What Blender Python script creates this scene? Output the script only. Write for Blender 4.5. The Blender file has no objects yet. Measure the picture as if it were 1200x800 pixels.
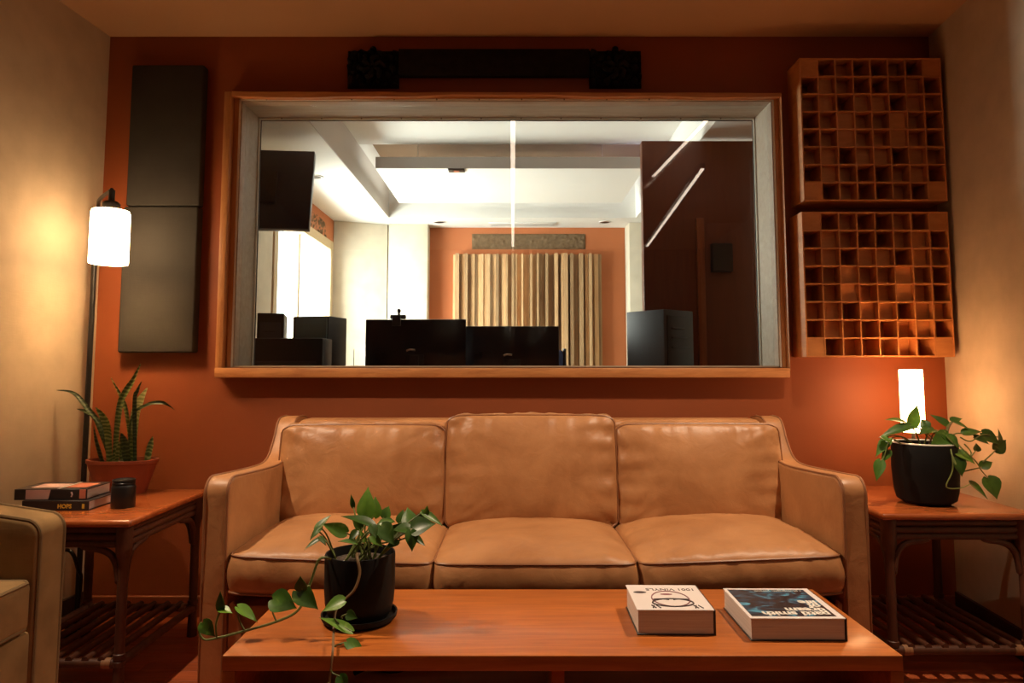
import bpy, bmesh, math, random
from mathutils import Vector, Matrix, noise
R = math.radians
random.seed(7)
scene = bpy.context.scene
COL = scene.collection

# ------------------------------------------------------------------ camera
F_PX, PITCH, CAM_Z = 820.0, R(4.69), 1.03          # focal length in pixels of a 1200x800 frame
AX_X, AX_Y = 600.0, 363.0                           # where the optical axis meets the frame
cam_d = bpy.data.cameras.new('camera')
cam_d.sensor_width = 36.0
cam_d.lens = F_PX * 36.0 / 1200.0
cam_d.shift_y = -(400.0 - AX_Y) / 1200.0
cam_d.clip_start = 0.05
cam = bpy.data.objects.new('camera', cam_d)
cam.location = (0, 0, CAM_Z)
cam.rotation_euler = (R(90) + PITCH, 0, 0)
COL.objects.link(cam)
scene.camera = cam

# ------------------------------------------------------------------ world, exposure
world = bpy.data.worlds.new('world')
scene.world = world
world.use_nodes = True
world.node_tree.nodes['Background'].inputs[0].default_value = (0.92, 0.97, 1.0, 1)
world.node_tree.nodes['Background'].inputs[1].default_value = 6.0
vs = scene.view_settings
vs.view_transform = 'Standard'
vs.look = 'None'
vs.gamma = 1.0
vs.use_curve_mapping = False
vs.exposure = 0.0

LED_POWER = 7.5          # emission strength of the ceiling LED bars
LAMP_FLOOR = 20.0         # floor-lamp shade
BULB = 17.0               # bulb inside the floor-lamp shade, shining out of its open bottom
LAMP_TABLE = 24.0         # table-lamp shade
SPOT = 155.0               # recessed ceiling spots of the lounge
COVE = 20.0               # cove strips on the cloud of the room behind the glass

def area_light(name, loc, rot, sx, sy, power, color):
    d = bpy.data.lights.new(name, 'AREA')
    d.shape = 'RECTANGLE'
    d.size, d.size_y, d.energy, d.color = sx, sy, power, color
    o = bpy.data.objects.new(name, d)
    o.location, o.rotation_euler = loc, rot
    COL.objects.link(o)
    return o
# daylight arriving through the window of the control room
area_light('daylight', (-2.25, 5.5, 1.7), (0, R(-90), 0), 1.8, 2.2, 500, (1.0, 0.98, 0.92))

# ------------------------------------------------------------------ pixel helpers (measuring the photograph)
def ray(x, y):
    a = (x - AX_X) / F_PX
    b = (AX_Y - y) / F_PX
    c, s = math.cos(PITCH), math.sin(PITCH)
    return Vector((a, c - b * s, s + b * c))
def at(x, y, Y):
    d = ray(x, y)
    t = Y / d.y
    return Vector((d.x * t, Y, CAM_Z + d.z * t))
def onz(x, y, z):
    d = ray(x, y)
    t = (z - CAM_Z) / d.z
    return Vector((d.x * t, d.y * t, z))
def Zp(y, Y): return at(600, y, Y).z
def Xp(x, y, Y): return at(x, y, Y).x

# ------------------------------------------------------------------ materials
MATS = {}
class NT:
    def __init__(self, name):
        self.m = bpy.data.materials.new(name)
        self.m.use_nodes = True
        self.t = self.m.node_tree
        self.b = self.t.nodes['Principled BSDF']
        self.coord = self.t.nodes.new('ShaderNodeTexCoord')
    def n(self, typ, **kw):
        nd = self.t.nodes.new(typ)
        for k, v in kw.items():
            if k in nd.inputs: nd.inputs[k].default_value = v
            else: setattr(nd, k, v)
        return nd
    def l(self, a, b): self.t.links.new(a, b)
    def vec(self, scale=(1, 1, 1), space='Object', rot=(0, 0, 0)):
        mp = self.n('ShaderNodeMapping')
        mp.inputs['Scale'].default_value = scale
        mp.inputs['Rotation'].default_value = rot
        self.l(self.coord.outputs[space], mp.inputs['Vector'])
        return mp.outputs['Vector']
    def ramp(self, fac, stops):
        r = self.n('ShaderNodeValToRGB')
        els = r.color_ramp.elements
        while len(els) < len(stops): els.new(0.5)
        for e, (p, c) in zip(els, stops):
            e.position = p
            e.color = (*c, 1)
        self.l(fac, r.inputs['Fac'])
        return r.outputs['Color']
    def bump(self, height, strength=0.3, dist=0.01, prev=None):
        bp = self.n('ShaderNodeBump', Strength=strength, Distance=dist)
        self.l(height, bp.inputs['Height'])
        if prev: self.l(prev, bp.inputs['Normal'])
        self.l(bp.outputs['Normal'], self.b.inputs['Normal'])
        return bp.outputs['Normal']

def plain(name, col, rough=0.5, metal=0.0, spec=0.5, var=0.12, scale=6.0, bump=0.0, bscale=120.0, coat=0.0):
    if name in MATS: return MATS[name]
    k = NT(name)
    nz = k.n('ShaderNodeTexNoise', Scale=scale, Detail=4.0)
    k.l(k.vec(), nz.inputs['Vector'])
    lo = tuple(c * (1 - var) for c in col); hi = tuple(min(1, c * (1 + var)) for c in col)
    k.l(k.ramp(nz.outputs['Fac'], [(0.3, lo), (0.7, hi)]), k.b.inputs['Base Color'])
    k.b.inputs['Roughness'].default_value = rough
    k.b.inputs['Metallic'].default_value = metal
    k.b.inputs['Specular IOR Level'].default_value = spec
    k.b.inputs['Coat Weight'].default_value = coat
    if bump:
        n2 = k.n('ShaderNodeTexNoise', Scale=bscale, Detail=3.0)
        k.l(k.vec(), n2.inputs['Vector'])
        k.bump(n2.outputs['Fac'], bump, 0.004)
    MATS[name] = k.m
    return k.m

def wood(name, dark, light, grain=(1, 14, 14), rough=0.35, coat=0.0, rnd=0.0, bump=0.08, scale=3.0):
    if name in MATS: return MATS[name]
    k = NT(name)
    v = k.vec(grain)
    if rnd:
        info = k.n('ShaderNodeObjectInfo')
        add = k.n('ShaderNodeVectorMath', operation='ADD')
        sc = k.n('ShaderNodeVectorMath', operation='SCALE')
        k.l(info.outputs['Location'], sc.inputs[0]); sc.inputs['Scale'].default_value = 7.3
        k.l(v, add.inputs[0]); k.l(sc.outputs[0], add.inputs[1])
        v = add.outputs[0]
    nz = k.n('ShaderNodeTexNoise', Scale=scale, Detail=8.0, Roughness=0.65, Distortion=0.6)
    k.l(v, nz.inputs['Vector'])
    col = k.ramp(nz.outputs['Fac'], [(0.28, dark), (0.72, light)])
    if rnd:
        info2 = k.n('ShaderNodeObjectInfo')
        hs = k.n('ShaderNodeHueSaturation')
        mr = k.n('ShaderNodeMapRange')
        mr.inputs['To Min'].default_value = 1 - rnd; mr.inputs['To Max'].default_value = 1 + rnd
        k.l(info2.outputs['Random'], mr.inputs['Value'])
        k.l(mr.outputs['Result'], hs.inputs['Value'])
        k.l(col, hs.inputs['Color'])
        col = hs.outputs['Color']
    k.l(col, k.b.inputs['Base Color'])
    k.b.inputs['Roughness'].default_value = rough
    k.b.inputs['Coat Weight'].default_value = coat
    k.b.inputs['Coat Roughness'].default_value = 0.12
    k.bump(nz.outputs['Fac'], bump, 0.003)
    MATS[name] = k.m
    return k.m

def fabric(name, col, rough=0.95, scale=420.0, bump=0.25, var=0.08):
    if name in MATS: return MATS[name]
    k = NT(name)
    v = k.vec()
    w1 = k.n('ShaderNodeTexNoise', Scale=scale * 0.5, Detail=2.0)
    w2 = k.n('ShaderNodeTexNoise', Scale=scale * 0.5, Detail=2.0)
    k.l(k.vec((1, 1, 0.12)), w1.inputs['Vector']); k.l(k.vec((0.12, 0.12, 1)), w2.inputs['Vector'])
    mx = k.n('ShaderNodeMath', operation='ADD')
    k.l(w1.outputs['Fac'], mx.inputs[0]); k.l(w2.outputs['Fac'], mx.inputs[1])
    nz = k.n('ShaderNodeTexNoise', Scale=9.0, Detail=5.0)
    k.l(v, nz.inputs['Vector'])
    lo = tuple(c * (1 - var) for c in col); hi = tuple(min(1, c * (1 + var)) for c in col)
    k.l(k.ramp(nz.outputs['Fac'], [(0.3, lo), (0.7, hi)]), k.b.inputs['Base Color'])
    k.b.inputs['Roughness'].default_value = rough
    k.b.inputs['Specular IOR Level'].default_value = 0.05
    k.bump(mx.outputs[0], bump, 0.0015)
    MATS[name] = k.m
    return k.m

def leather(name, dark, light, rough=0.42, bump=0.25):
    if name in MATS: return MATS[name]
    k = NT(name)
    v = k.vec()
    nz = k.n('ShaderNodeTexNoise', Scale=5.0, Detail=7.0, Roughness=0.6, Distortion=0.4)
    k.l(v, nz.inputs['Vector'])
    k.l(k.ramp(nz.outputs['Fac'], [(0.3, dark), (0.7, light)]), k.b.inputs['Base Color'])
    vo = k.n('ShaderNodeTexVoronoi', Scale=260.0)
    k.l(v, vo.inputs['Vector'])
    n2 = k.n('ShaderNodeTexNoise', Scale=16.0, Detail=6.0, Distortion=1.6)
    k.l(v, n2.inputs['Vector'])
    nb = k.bump(n2.outputs['Fac'], bump * 0.55, 0.012)
    k.bump(vo.outputs['Distance'], 0.12, 0.001, nb)
    rr = k.n('ShaderNodeMapRange')
    rr.inputs['To Min'].default_value = rough - 0.08; rr.inputs['To Max'].default_value = rough + 0.12
    k.l(nz.outputs['Fac'], rr.inputs['Value'])
    k.l(rr.outputs['Result'], k.b.inputs['Roughness'])
    k.b.inputs['Specular IOR Level'].default_value = 0.45
    MATS[name] = k.m
    return k.m

def emit(name, col, strength):
    if name in MATS: return MATS[name]
    k = NT(name)
    k.b.inputs['Base Color'].default_value = (0.9, 0.88, 0.84, 1)
    k.b.inputs['Roughness'].default_value = 0.6
    k.b.inputs['Emission Color'].default_value = (*col, 1)
    k.b.inputs['Emission Strength'].default_value = strength
    MATS[name] = k.m
    return k.m

def glass(name, f0=0.12):
    m = bpy.data.materials.new(name); m.use_nodes = True
    t = m.node_tree
    for nd in list(t.nodes): t.nodes.remove(nd)
    out = t.nodes.new('ShaderNodeOutputMaterial')
    mix = t.nodes.new('ShaderNodeMixShader')
    lw_ = t.nodes.new('ShaderNodeLayerWeight'); lw_.inputs['Blend'].default_value = 0.5
    pw = t.nodes.new('ShaderNodeMath'); pw.operation = 'POWER'; pw.inputs[1].default_value = 5.0
    fr = t.nodes.new('ShaderNodeMath'); fr.operation = 'MULTIPLY_ADD'; fr.inputs[1].default_value = 0.9; fr.inputs[2].default_value = f0
    t.links.new(lw_.outputs['Facing'], pw.inputs[0]); t.links.new(pw.outputs[0], fr.inputs[0])
    tr = t.nodes.new('ShaderNodeBsdfTransparent'); tr.inputs[0].default_value = (0.97, 0.985, 0.975, 1)
    gl = t.nodes.new('ShaderNodeBsdfGlossy'); gl.inputs['Roughness'].default_value = 0.0
    t.links.new(fr.outputs[0], mix.inputs[0]); t.links.new(tr.outputs[0], mix.inputs[1])
    t.links.new(gl.outputs[0], mix.inputs[2]); t.links.new(mix.outputs[0], out.inputs[0])
    MATS[name] = m
    return m

def leafmat(name, dark, light, varieg, vamt, banded=False, trans=0.25):
    k = NT(name)
    v = k.vec()
    if banded:
        tex = k.n('ShaderNodeTexWave', Scale=22.0, Distortion=7.0, Detail=3.0, wave_type='BANDS', bands_direction='Z')
    else:
        tex = k.n('ShaderNodeTexNoise', Scale=26.0, Detail=3.0, Distortion=0.8)
    k.l(v, tex.inputs['Vector'])
    c = k.ramp(tex.outputs['Fac'], [(0.25, dark), (0.62, light), (min(0.97, 1.0 - vamt), varieg)])
    info = k.n('ShaderNodeObjectInfo')
    hs = k.n('ShaderNodeHueSaturation')
    mr = k.n('ShaderNodeMapRange')
    mr.inputs['To Min'].default_value = 0.65; mr.inputs['To Max'].default_value = 1.35
    k.l(info.outputs['Random'], mr.inputs['Value'])
    k.l(mr.outputs['Result'], hs.inputs['Value']); k.l(c, hs.inputs['Color'])
    k.l(hs.outputs['Color'], k.b.inputs['Base Color'])
    k.b.inputs['Roughness'].default_value = 0.38
    MATS[name] = k.m
    return k.m

M_WALL = plain('terracotta_paint', (0.275, 0.064, 0.0145), 0.62, var=0.05, scale=3, bump=0.12, bscale=180)
M_BEIGE = fabric('beige_wall_fabric', (0.52, 0.42, 0.30), bump=0.3)
M_CEIL = plain('ceiling_paint', (0.52, 0.31, 0.16), 0.9, var=0.04, scale=2, bump=0.15, bscale=90)
M_BASE = plain('dark_baseboard', (0.045, 0.028, 0.022), 0.5, var=0.2)
M_BASER = plain('red_baseboard', (0.30, 0.085, 0.03), 0.45, var=0.1)
M_FLOOR = wood('red_wood_floor', (0.28, 0.055, 0.018), (0.52, 0.13, 0.045), (1.2, 16, 16), 0.28, 0.25, rnd=0.3)
M_SUBFL = wood('red_wood_subfloor', (0.12, 0.025, 0.012), (0.26, 0.06, 0.025), (1.2, 16, 16), 0.4)
M_CASE = wood('window_casing_wood', (0.36, 0.13, 0.04), (0.60, 0.27, 0.09), (2, 20, 20), 0.5, rnd=0.05)
M_CASEV = wood('window_casing_wood_upright', (0.38, 0.15, 0.05), (0.62, 0.30, 0.11), (20, 20, 2), 0.5, rnd=0.05)
M_JAMB = wood('pale_jamb_wood', (0.32, 0.25, 0.18), (0.46, 0.38, 0.29), (1.5, 12, 12), 0.55)
M_BEAD = plain('pale_bead', (0.80, 0.78, 0.68), 0.3, var=0.05)
M_SEAL = plain('dark_seal', (0.03, 0.03, 0.028), 0.6)
M_NAIL = plain('steel_nail', (0.25, 0.22, 0.18), 0.35, metal=1.0)
M_GLASS = glass('studio_glass')
M_GLASS2 = glass('coated_studio_glass', 0.008)
M_PANEL = fabric('charcoal_panel_fabric', (0.052, 0.049, 0.044), scale=360, bump=0.3)
M_DIFF = wood('diffuser_pine', (0.44, 0.16, 0.045), (0.60, 0.25, 0.075), (3, 3, 10), 0.5, rnd=0.12)
M_CARVE = plain('black_carved_wood', (0.013, 0.010, 0.009), 0.85, spec=0.15, var=0.3, scale=30)
M_LEATH = leather('tan_leather', (0.34, 0.145, 0.055), (0.50, 0.240, 0.098), 0.42)
M_PIPE = leather('brown_leather_piping', (0.22, 0.085, 0.035), (0.30, 0.13, 0.055), 0.4, 0.1)
M_LEGW = wood('dark_sofa_leg_wood', (0.06, 0.03, 0.015), (0.13, 0.06, 0.03), (10, 10, 2), 0.4)
M_KHAKI = fabric('khaki_upholstery', (0.27, 0.165, 0.073), 0.8, 300, 0.2, 0.2)
M_KPIPE = fabric('khaki_piping', (0.20, 0.13, 0.065), 0.8, 300, 0.1)
M_TABLE = wood('cherry_table_wood', (0.34, 0.082, 0.013), (0.56, 0.165, 0.028), (1.4, 18, 18), 0.34, 0.15)
M_SIDE = wood('red_lacquer_top', (0.24, 0.05, 0.012), (0.45, 0.12, 0.028), (3, 9, 9), 0.25, 0.5)
M_RATT = wood('dark_rattan', (0.045, 0.014, 0.007), (0.105, 0.034, 0.015), (9, 9, 3), 0.5, 0.05)
M_BIND = wood('rattan_binding', (0.20, 0.09, 0.04), (0.34, 0.17, 0.08), (30, 4, 4), 0.5)
M_TERRA = plain('terracotta_pot_clay', (0.27, 0.058, 0.022), 0.5, var=0.1, scale=12)
M_BLACK = plain('black_ceramic', (0.008, 0.0075, 0.0075), 0.6, var=0.1, spec=0.2)
M_JAR = plain('black_frosted_glass', (0.012, 0.012, 0.013), 0.32, var=0.1)
M_BMET = plain('black_metal', (0.018, 0.016, 0.015), 0.4, metal=0.3, var=0.1)
M_SOIL = plain('potting_soil', (0.055, 0.035, 0.022), 0.95, var=0.7, scale=60, bump=0.8, bscale=90)
M_LEAF = leafmat('pothos_leaf', (0.026, 0.075, 0.008), (0.060, 0.145, 0.013), (0.30, 0.42, 0.10), 0.16)
M_LEAFL = leafmat('pothos_young_leaf', (0.060, 0.145, 0.010), (0.105, 0.225, 0.018), (0.30, 0.38, 0.08), 0.2)
M_VINE = plain('vine_stem', (0.16, 0.20, 0.05), 0.5, var=0.25, scale=14)
M_VINEB = plain('woody_vine_stem', (0.20, 0.12, 0.05), 0.6, var=0.25, scale=14)
M_SNAKE = leafmat('snake_plant_leaf', (0.085, 0.14, 0.034), (0.16, 0.22, 0.055), (0.30, 0.35, 0.13), 0.22, True)
M_SNAKED = leafmat('snake_plant_dark_leaf', (0.026, 0.050, 0.016), (0.045, 0.075, 0.022), (0.10, 0.14, 0.05), 0.1, True)
M_SNAKEP = leafmat('snake_plant_pale_leaf', (0.22, 0.26, 0.10), (0.34, 0.37, 0.16), (0.42, 0.44, 0.22), 0.2, True)
M_SHADE1 = emit('glowing_floor_shade', (1.0, 0.64, 0.33), LAMP_FLOOR)
M_SHADE2 = emit('glowing_table_shade', (1.0, 0.52, 0.22), LAMP_TABLE)
M_LED = emit('led_diffuser', (1.0, 0.80, 0.62), LED_POWER)
M_WHITE = plain('white_housing', (0.75, 0.73, 0.70), 0.5, var=0.03)
# books
M_PAGES = wood('book_pages', (0.60, 0.50, 0.45), (0.80, 0.72, 0.66), (1, 1, 90), 0.8, bump=0.4)
M_COVW = plain('white_book_cover', (0.78, 0.72, 0.71), 0.35, var=0.02)
M_COVB = plain('black_book_cover', (0.03, 0.025, 0.025), 0.35, var=0.1)
M_COVP = plain('pale_pink_cover_print', (0.66, 0.45, 0.42), 0.4, var=0.1)
M_INK = plain('dark_ink', (0.05, 0.03, 0.035), 0.5)
M_INKR = plain('plum_ink', (0.25, 0.09, 0.11), 0.5)
M_INKW = plain('white_ink', (0.80, 0.76, 0.70), 0.4, var=0.02)
M_INKY = plain('yellow_ink', (0.72, 0.47, 0.06), 0.4, var=0.05)
M_INKO = plain('orange_ink', (0.62, 0.20, 0.12), 0.4, var=0.05)
# control room
M_CWALL = plain('warm_orange_paint', (0.50, 0.155, 0.052), 0.7, var=0.05)
M_CBEI = fabric('cream_wall_fabric', (0.66, 0.59, 0.47), bump=0.15)
M_CCEIL = plain('white_ceiling_paint', (0.84, 0.83, 0.79), 0.9, var=0.02)
M_TAN = plain('recess_shade_tan', (0.20, 0.125, 0.07), 0.9, var=0.1)  # shade above the cloud, put into the colour
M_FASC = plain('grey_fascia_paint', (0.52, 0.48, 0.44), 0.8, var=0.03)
M_BROWN = wood('dark_brown_door_wood', (0.115, 0.027, 0.008), (0.17, 0.045, 0.014), (12, 12, 1.2), 0.4)
M_BREFL = wood('mirrored_frame_brown', (0.20, 0.055, 0.012), (0.30, 0.09, 0.022), (12, 12, 1.2), 0.4)  # colour of a door frame reflected in the pane
M_SLAT = wood('pale_slat_wood', (0.40, 0.22, 0.10), (0.66, 0.43, 0.22), (14, 14, 1.4), 0.55, rnd=0.42)
M_SCREEN = plain('black_glossy_plastic', (0.012, 0.014, 0.018), 0.18, var=0.1)
M_NAVY = plain('dark_screen', (0.016, 0.020, 0.030), 0.3, var=0.1)
M_SPK = plain('charcoal_speaker_case', (0.045, 0.050, 0.058), 0.5, var=0.1)
M_SPKD = plain('black_speaker_back', (0.012, 0.012, 0.013), 0.5, var=0.1)
M_TEAL = plain('teal_reflection', (0.25, 0.38, 0.40), 0.2, var=0.15)  # window reflection as a plain colour
M_GREYC = plain('grey_carving', (0.17, 0.105, 0.052), 0.9, var=0.3, scale=40)
M_TRIMW = wood('pale_window_trim', (0.55, 0.40, 0.22), (0.70, 0.55, 0.34), (12, 12, 2), 0.5)
M_CFLOOR = wood('control_room_floor', (0.42, 0.30, 0.20), (0.58, 0.45, 0.32), (1, 12, 12), 0.4)
M_BLUE = plain('blue_chair_fabric', (0.05, 0.08, 0.20), 0.8)
M_SILV = plain('silver_reflection', (0.55, 0.45, 0.33), 0.35, metal=0.6, var=0.3, scale=80)

def cover_blue():
    k = NT('blue_black_photo_print')
    nz = k.n('ShaderNodeTexNoise', Scale=15.0, Detail=5.0, Distortion=1.8)
    k.l(k.vec((1, 1.8, 1)), nz.inputs['Vector'])
    k.l(k.ramp(nz.outputs['Fac'], [(0.46, (0.010, 0.012, 0.018)), (0.57, (0.015, 0.07, 0.13)), (0.68, (0.07, 0.32, 0.50))]), k.b.inputs['Base Color'])
    k.b.inputs['Roughness'].default_value = 0.3
    return k.m
M_BLUEP = cover_blue()

# ------------------------------------------------------------------ geometry helpers (all in world coordinates)
def box(x0, x1, y0, y1, z0, z1, bev=0.0, seg=2):
    bm = bmesh.new()
    bmesh.ops.create_cube(bm, size=1.0)
    bmesh.ops.transform(bm, matrix=Matrix.Translation(((x0 + x1) / 2, (y0 + y1) / 2, (z0 + z1) / 2)) @ Matrix.Diagonal((abs(x1 - x0), abs(y1 - y0), abs(z1 - z0), 1)), verts=bm.verts)
    if bev: bmesh.ops.bevel(bm, geom=bm.edges[:], offset=bev, segments=seg, affect='EDGES', profile=0.5, clamp_overlap=True)
    return bm
def tf(bm, m):
    bmesh.ops.transform(bm, matrix=m, verts=bm.verts)
    return bm
def turn(bm, c, ang, axis='Z'):
    c = Vector(c)
    return tf(bm, Matrix.Translation(c) @ Matrix.Rotation(ang, 4, axis) @ Matrix.Translation(-c))
def join(*bms):
    out = bmesh.new()
    for b in bms:
        me = bpy.data.meshes.new('tmp')
        b.to_mesh(me); b.free()
        out.from_mesh(me)
        bpy.data.meshes.remove(me)
    return out
def smooth_path(pts, k=5, closed=False):
    pts = [Vector(p) for p in pts]
    n = len(pts)
    if n < 3: return pts
    out = []
    rng = range(n if closed else n - 1)
    for i in rng:
        if closed: p0, p1, p2, p3 = pts[i - 1], pts[i], pts[(i + 1) % n], pts[(i + 2) % n]
        else: p0, p1, p2, p3 = pts[max(i - 1, 0)], pts[i], pts[i + 1], pts[min(i + 2, n - 1)]
        for j in range(k):
            t = j / k
            out.append(0.5 * ((2 * p1) + (p2 - p0) * t + (2 * p0 - 5 * p1 + 4 * p2 - p3) * t * t + (3 * p1 - p0 - 3 * p2 + p3) * t ** 3))
    if not closed: out.append(pts[-1])
    return out
def tube(pts, r, n=8, closed=False):
    bm = bmesh.new()
    pts = [Vector(p) for p in pts]
    N = len(pts)
    rad = r if isinstance(r, (list, tuple)) else None
    up = Vector((0.13, 0.21, 0.97)).normalized()
    rings = []
    nrm = None
    for i, p in enumerate(pts):
        a = pts[(i - 1) % N] if (closed or i > 0) else p
        b = pts[(i + 1) % N] if (closed or i < N - 1) else p
        t = (b - a)
        if t.length < 1e-9: t = Vector((0, 0, 1))
        t.normalize()
        if nrm is None:
            nrm = t.cross(up)
            if nrm.length < 1e-3: nrm = t.cross(Vector((1, 0, 0)))
        nrm = (nrm - t * nrm.dot(t)).normalized()
        bi = t.cross(nrm)
        rr = rad[min(i, len(rad) - 1)] if rad else r
        rings.append([bm.verts.new(p + (nrm * math.cos(2 * math.pi * j / n) + bi * math.sin(2 * math.pi * j / n)) * rr) for j in range(n)])
    for i in range(N if closed else N - 1):
        A, B = rings[i], rings[(i + 1) % N]
        for j in range(n):
            bm.faces.new((A[j], A[(j + 1) % n], B[(j + 1) % n], B[j]))
    if not closed:
        bm.faces.new(rings[0][::-1]); bm.faces.new(rings[-1])
    bmesh.ops.recalc_face_normals(bm, faces=bm.faces[:])
    return bm
def lathe(prof, c, n=36, sx=1.0, sy=1.0):
    bm = bmesh.new()
    c = Vector(c)
    rings = []
    for r, z in prof:
        if r < 1e-6: rings.append([bm.verts.new(c + Vector((0, 0, z)))])
        else: rings.append([bm.verts.new(c + Vector((math.cos(2 * math.pi * j / n) * r * sx, math.sin(2 * math.pi * j / n) * r * sy, z))) for j in range(n)])
    for A, B in zip(rings, rings[1:]):
        for j in range(n):
            j2 = (j + 1) % n
            if len(A) == 1 and len(B) == 1: continue
            if len(A) == 1: bm.faces.new((A[0], B[j], B[j2]))
            elif len(B) == 1: bm.faces.new((A[j], A[j2], B[0]))
            else: bm.faces.new((A[j], A[j2], B[j2], B[j]))
    bmesh.ops.recalc_face_normals(bm, faces=bm.faces[:])
    return bm
def prism(poly, axis, a, b, bev=0.0, seg=3):
    """poly: 2D points in the two other axes; extruded along axis from a to b"""
    bm = bmesh.new()
    def P(u, v, w):
        return {'X': (w, u, v), 'Y': (u, w, v), 'Z': (u, v, w)}[axis]
    A = [bm.verts.new(P(u, v, a)) for u, v in poly]
    B = [bm.verts.new(P(u, v, b)) for u, v in poly]
    f1 = bm.faces.new(A); f2 = bm.faces.new(B[::-1])
    n = len(poly)
    for i in range(n): bm.faces.new((A[i], B[i], B[(i + 1) % n], A[(i + 1) % n]))
    bmesh.ops.recalc_face_normals(bm, faces=bm.faces[:])
    if bev:
        ed = set(f1.edges) | set(f2.edges)
        bmesh.ops.bevel(bm, geom=list(ed), offset=bev, segments=seg, affect='EDGES', profile=0.5, clamp_overlap=True)
    return bm

WORLD = {}
def to_obj(name, bm, mat, parent=None, smooth=True, ang=38):
    if parent is not None:
        bmesh.ops.transform(bm, matrix=WORLD[parent.name].inverted(), verts=bm.verts)
    me = bpy.data.meshes.new(name)
    bm.to_mesh(me); bm.free()
    if smooth:
        me.shade_smooth()
        me.set_sharp_from_angle(angle=R(ang))
    me.materials.append(mat)
    o = bpy.data.objects.new(name, me)
    COL.objects.link(o)
    if parent is not None:
        o.parent = parent
        WORLD[o.name] = WORLD[parent.name].copy()
    else:
        WORLD[o.name] = Matrix.Identity(4)
    return o
def tag(o, label, cat, group=None, kind=None):
    if label: o['label'] = label
    if cat: o['category'] = cat
    if group: o['group'] = group
    if kind: o['kind'] = kind
    return o
def thing(name, loc, label, cat, group=None, kind=None):
    o = bpy.data.objects.new(name, None)
    o.empty_display_size = 0.05
    o.location = loc
    COL.objects.link(o)
    WORLD[o.name] = Matrix.Translation(loc)
    return tag(o, label, cat, group, kind)
def solo(name, bm, mat, label, cat, group=None):
    """a thing of one mesh, its origin at its base"""
    bb = [v.co for v in bm.verts]
    c = Vector(((min(v.x for v in bb) + max(v.x for v in bb)) / 2, (min(v.y for v in bb) + max(v.y for v in bb)) / 2, min(v.z for v in bb)))
    bmesh.ops.transform(bm, matrix=Matrix.Translation(-c), verts=bm.verts)
    o = to_obj(name, bm, mat)
    o.location = c
    WORLD[o.name] = Matrix.Translation(c)
    return tag(o, label, cat, group)
def struct(name, bm, mat, label, cat):
    return tag(to_obj(name, bm, mat, smooth=False), label, cat, kind='structure')
def inst(src, name, parent, loc):
    o = bpy.data.objects.new(name, src.data)
    COL.objects.link(o)
    o.parent = parent
    o.location = loc
    WORLD[o.name] = WORLD[parent.name] @ Matrix.Translation(loc)
    return o
def text_bm(s, size, M, depth=0.0004, align='LEFT', bold=0.0):
    cu = bpy.data.curves.new('t', 'FONT')
    cu.body = s; cu.size = size; cu.extrude = depth; cu.offset = bold; cu.align_x = align
    cu.resolution_u = 3
    ob = bpy.data.objects.new('t', cu)
    COL.objects.link(ob)
    dg = bpy.context.evaluated_depsgraph_get()
    me = bpy.data.meshes.new_from_object(ob.evaluated_get(dg))
    bm = bmesh.new(); bm.from_mesh(me)
    bpy.data.meshes.remove(me)
    bpy.data.objects.remove(ob); bpy.data.curves.remove(cu)
    return tf(bm, M)

# ================================================================== THE ROOM
WY = 3.0                                   # the terracotta wall
PANE_Y = 3.025                             # near pane, which mirrors the lounge
PANE2_Y = 3.20                             # far pane
CEIL = Zp(43, WY)
SL = 0.095                                 # the side walls are not square to the terracotta wall
LX, RX = Xp(112, 400, WY), Xp(1106, 400, WY)
def lw(y): return LX - (WY - y) * SL
def rw(y): return RX - (WY - y) * SL
REAR = -2.6
OX0, OX1, OZ0, OZ1 = Xp(278, 270, WY), Xp(909, 270, WY), Zp(430, WY), Zp(118, WY)   # window opening

# back wall with its opening, one mesh
struct('wall_back', join(box(-2.6, OX0, WY, WY + 0.22, -0.1, 3.2), box(OX1, 2.6, WY, WY + 0.22, -0.1, 3.2),
       box(OX0, OX1, WY, WY + 0.22, -0.1, OZ0), box(OX0, OX1, WY, WY + 0.22, OZ1, 3.2)), M_WALL,
       'terracotta painted wall behind the tan leather sofa', 'wall')
YJ = 1.2
struct('wall_left', prism([(lw(WY), WY), (lw(REAR), REAR), (lw(REAR) - 0.15, REAR), (lw(WY) - 0.15, WY)], 'Z', -0.1, CEIL), M_BEIGE,
       'beige fabric-covered wall beside the floor lamp', 'wall')
struct('wall_right', prism([(rw(WY), WY), (rw(YJ), YJ), (2.35, YJ), (2.35, REAR), (2.5, REAR), (2.5, WY)], 'Z', -0.1, CEIL), M_BEIGE,
       'beige fabric-covered wall beside the wooden diffusers and table lamp', 'wall')
struct('wall_rear', box(-2.7, 2.6, REAR - 0.15, REAR, -0.1, CEIL), M_BROWN, 'dark brown wall behind the viewer', 'wall')  # unseen wall, given dark wood to cut bounced light
cl = struct('ceiling', box(-2.8, 2.7, REAR - 0.15, WY, CEIL, CEIL + 0.1), M_CEIL, 'plain cream ceiling above the lounge', 'ceiling')
fl = struct('floor', box(-2.8, 2.7, REAR - 0.15, WY, -0.1, -0.012), M_SUBFL, 'glossy red wood strip floor under sofa and tables', 'floor')
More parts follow.
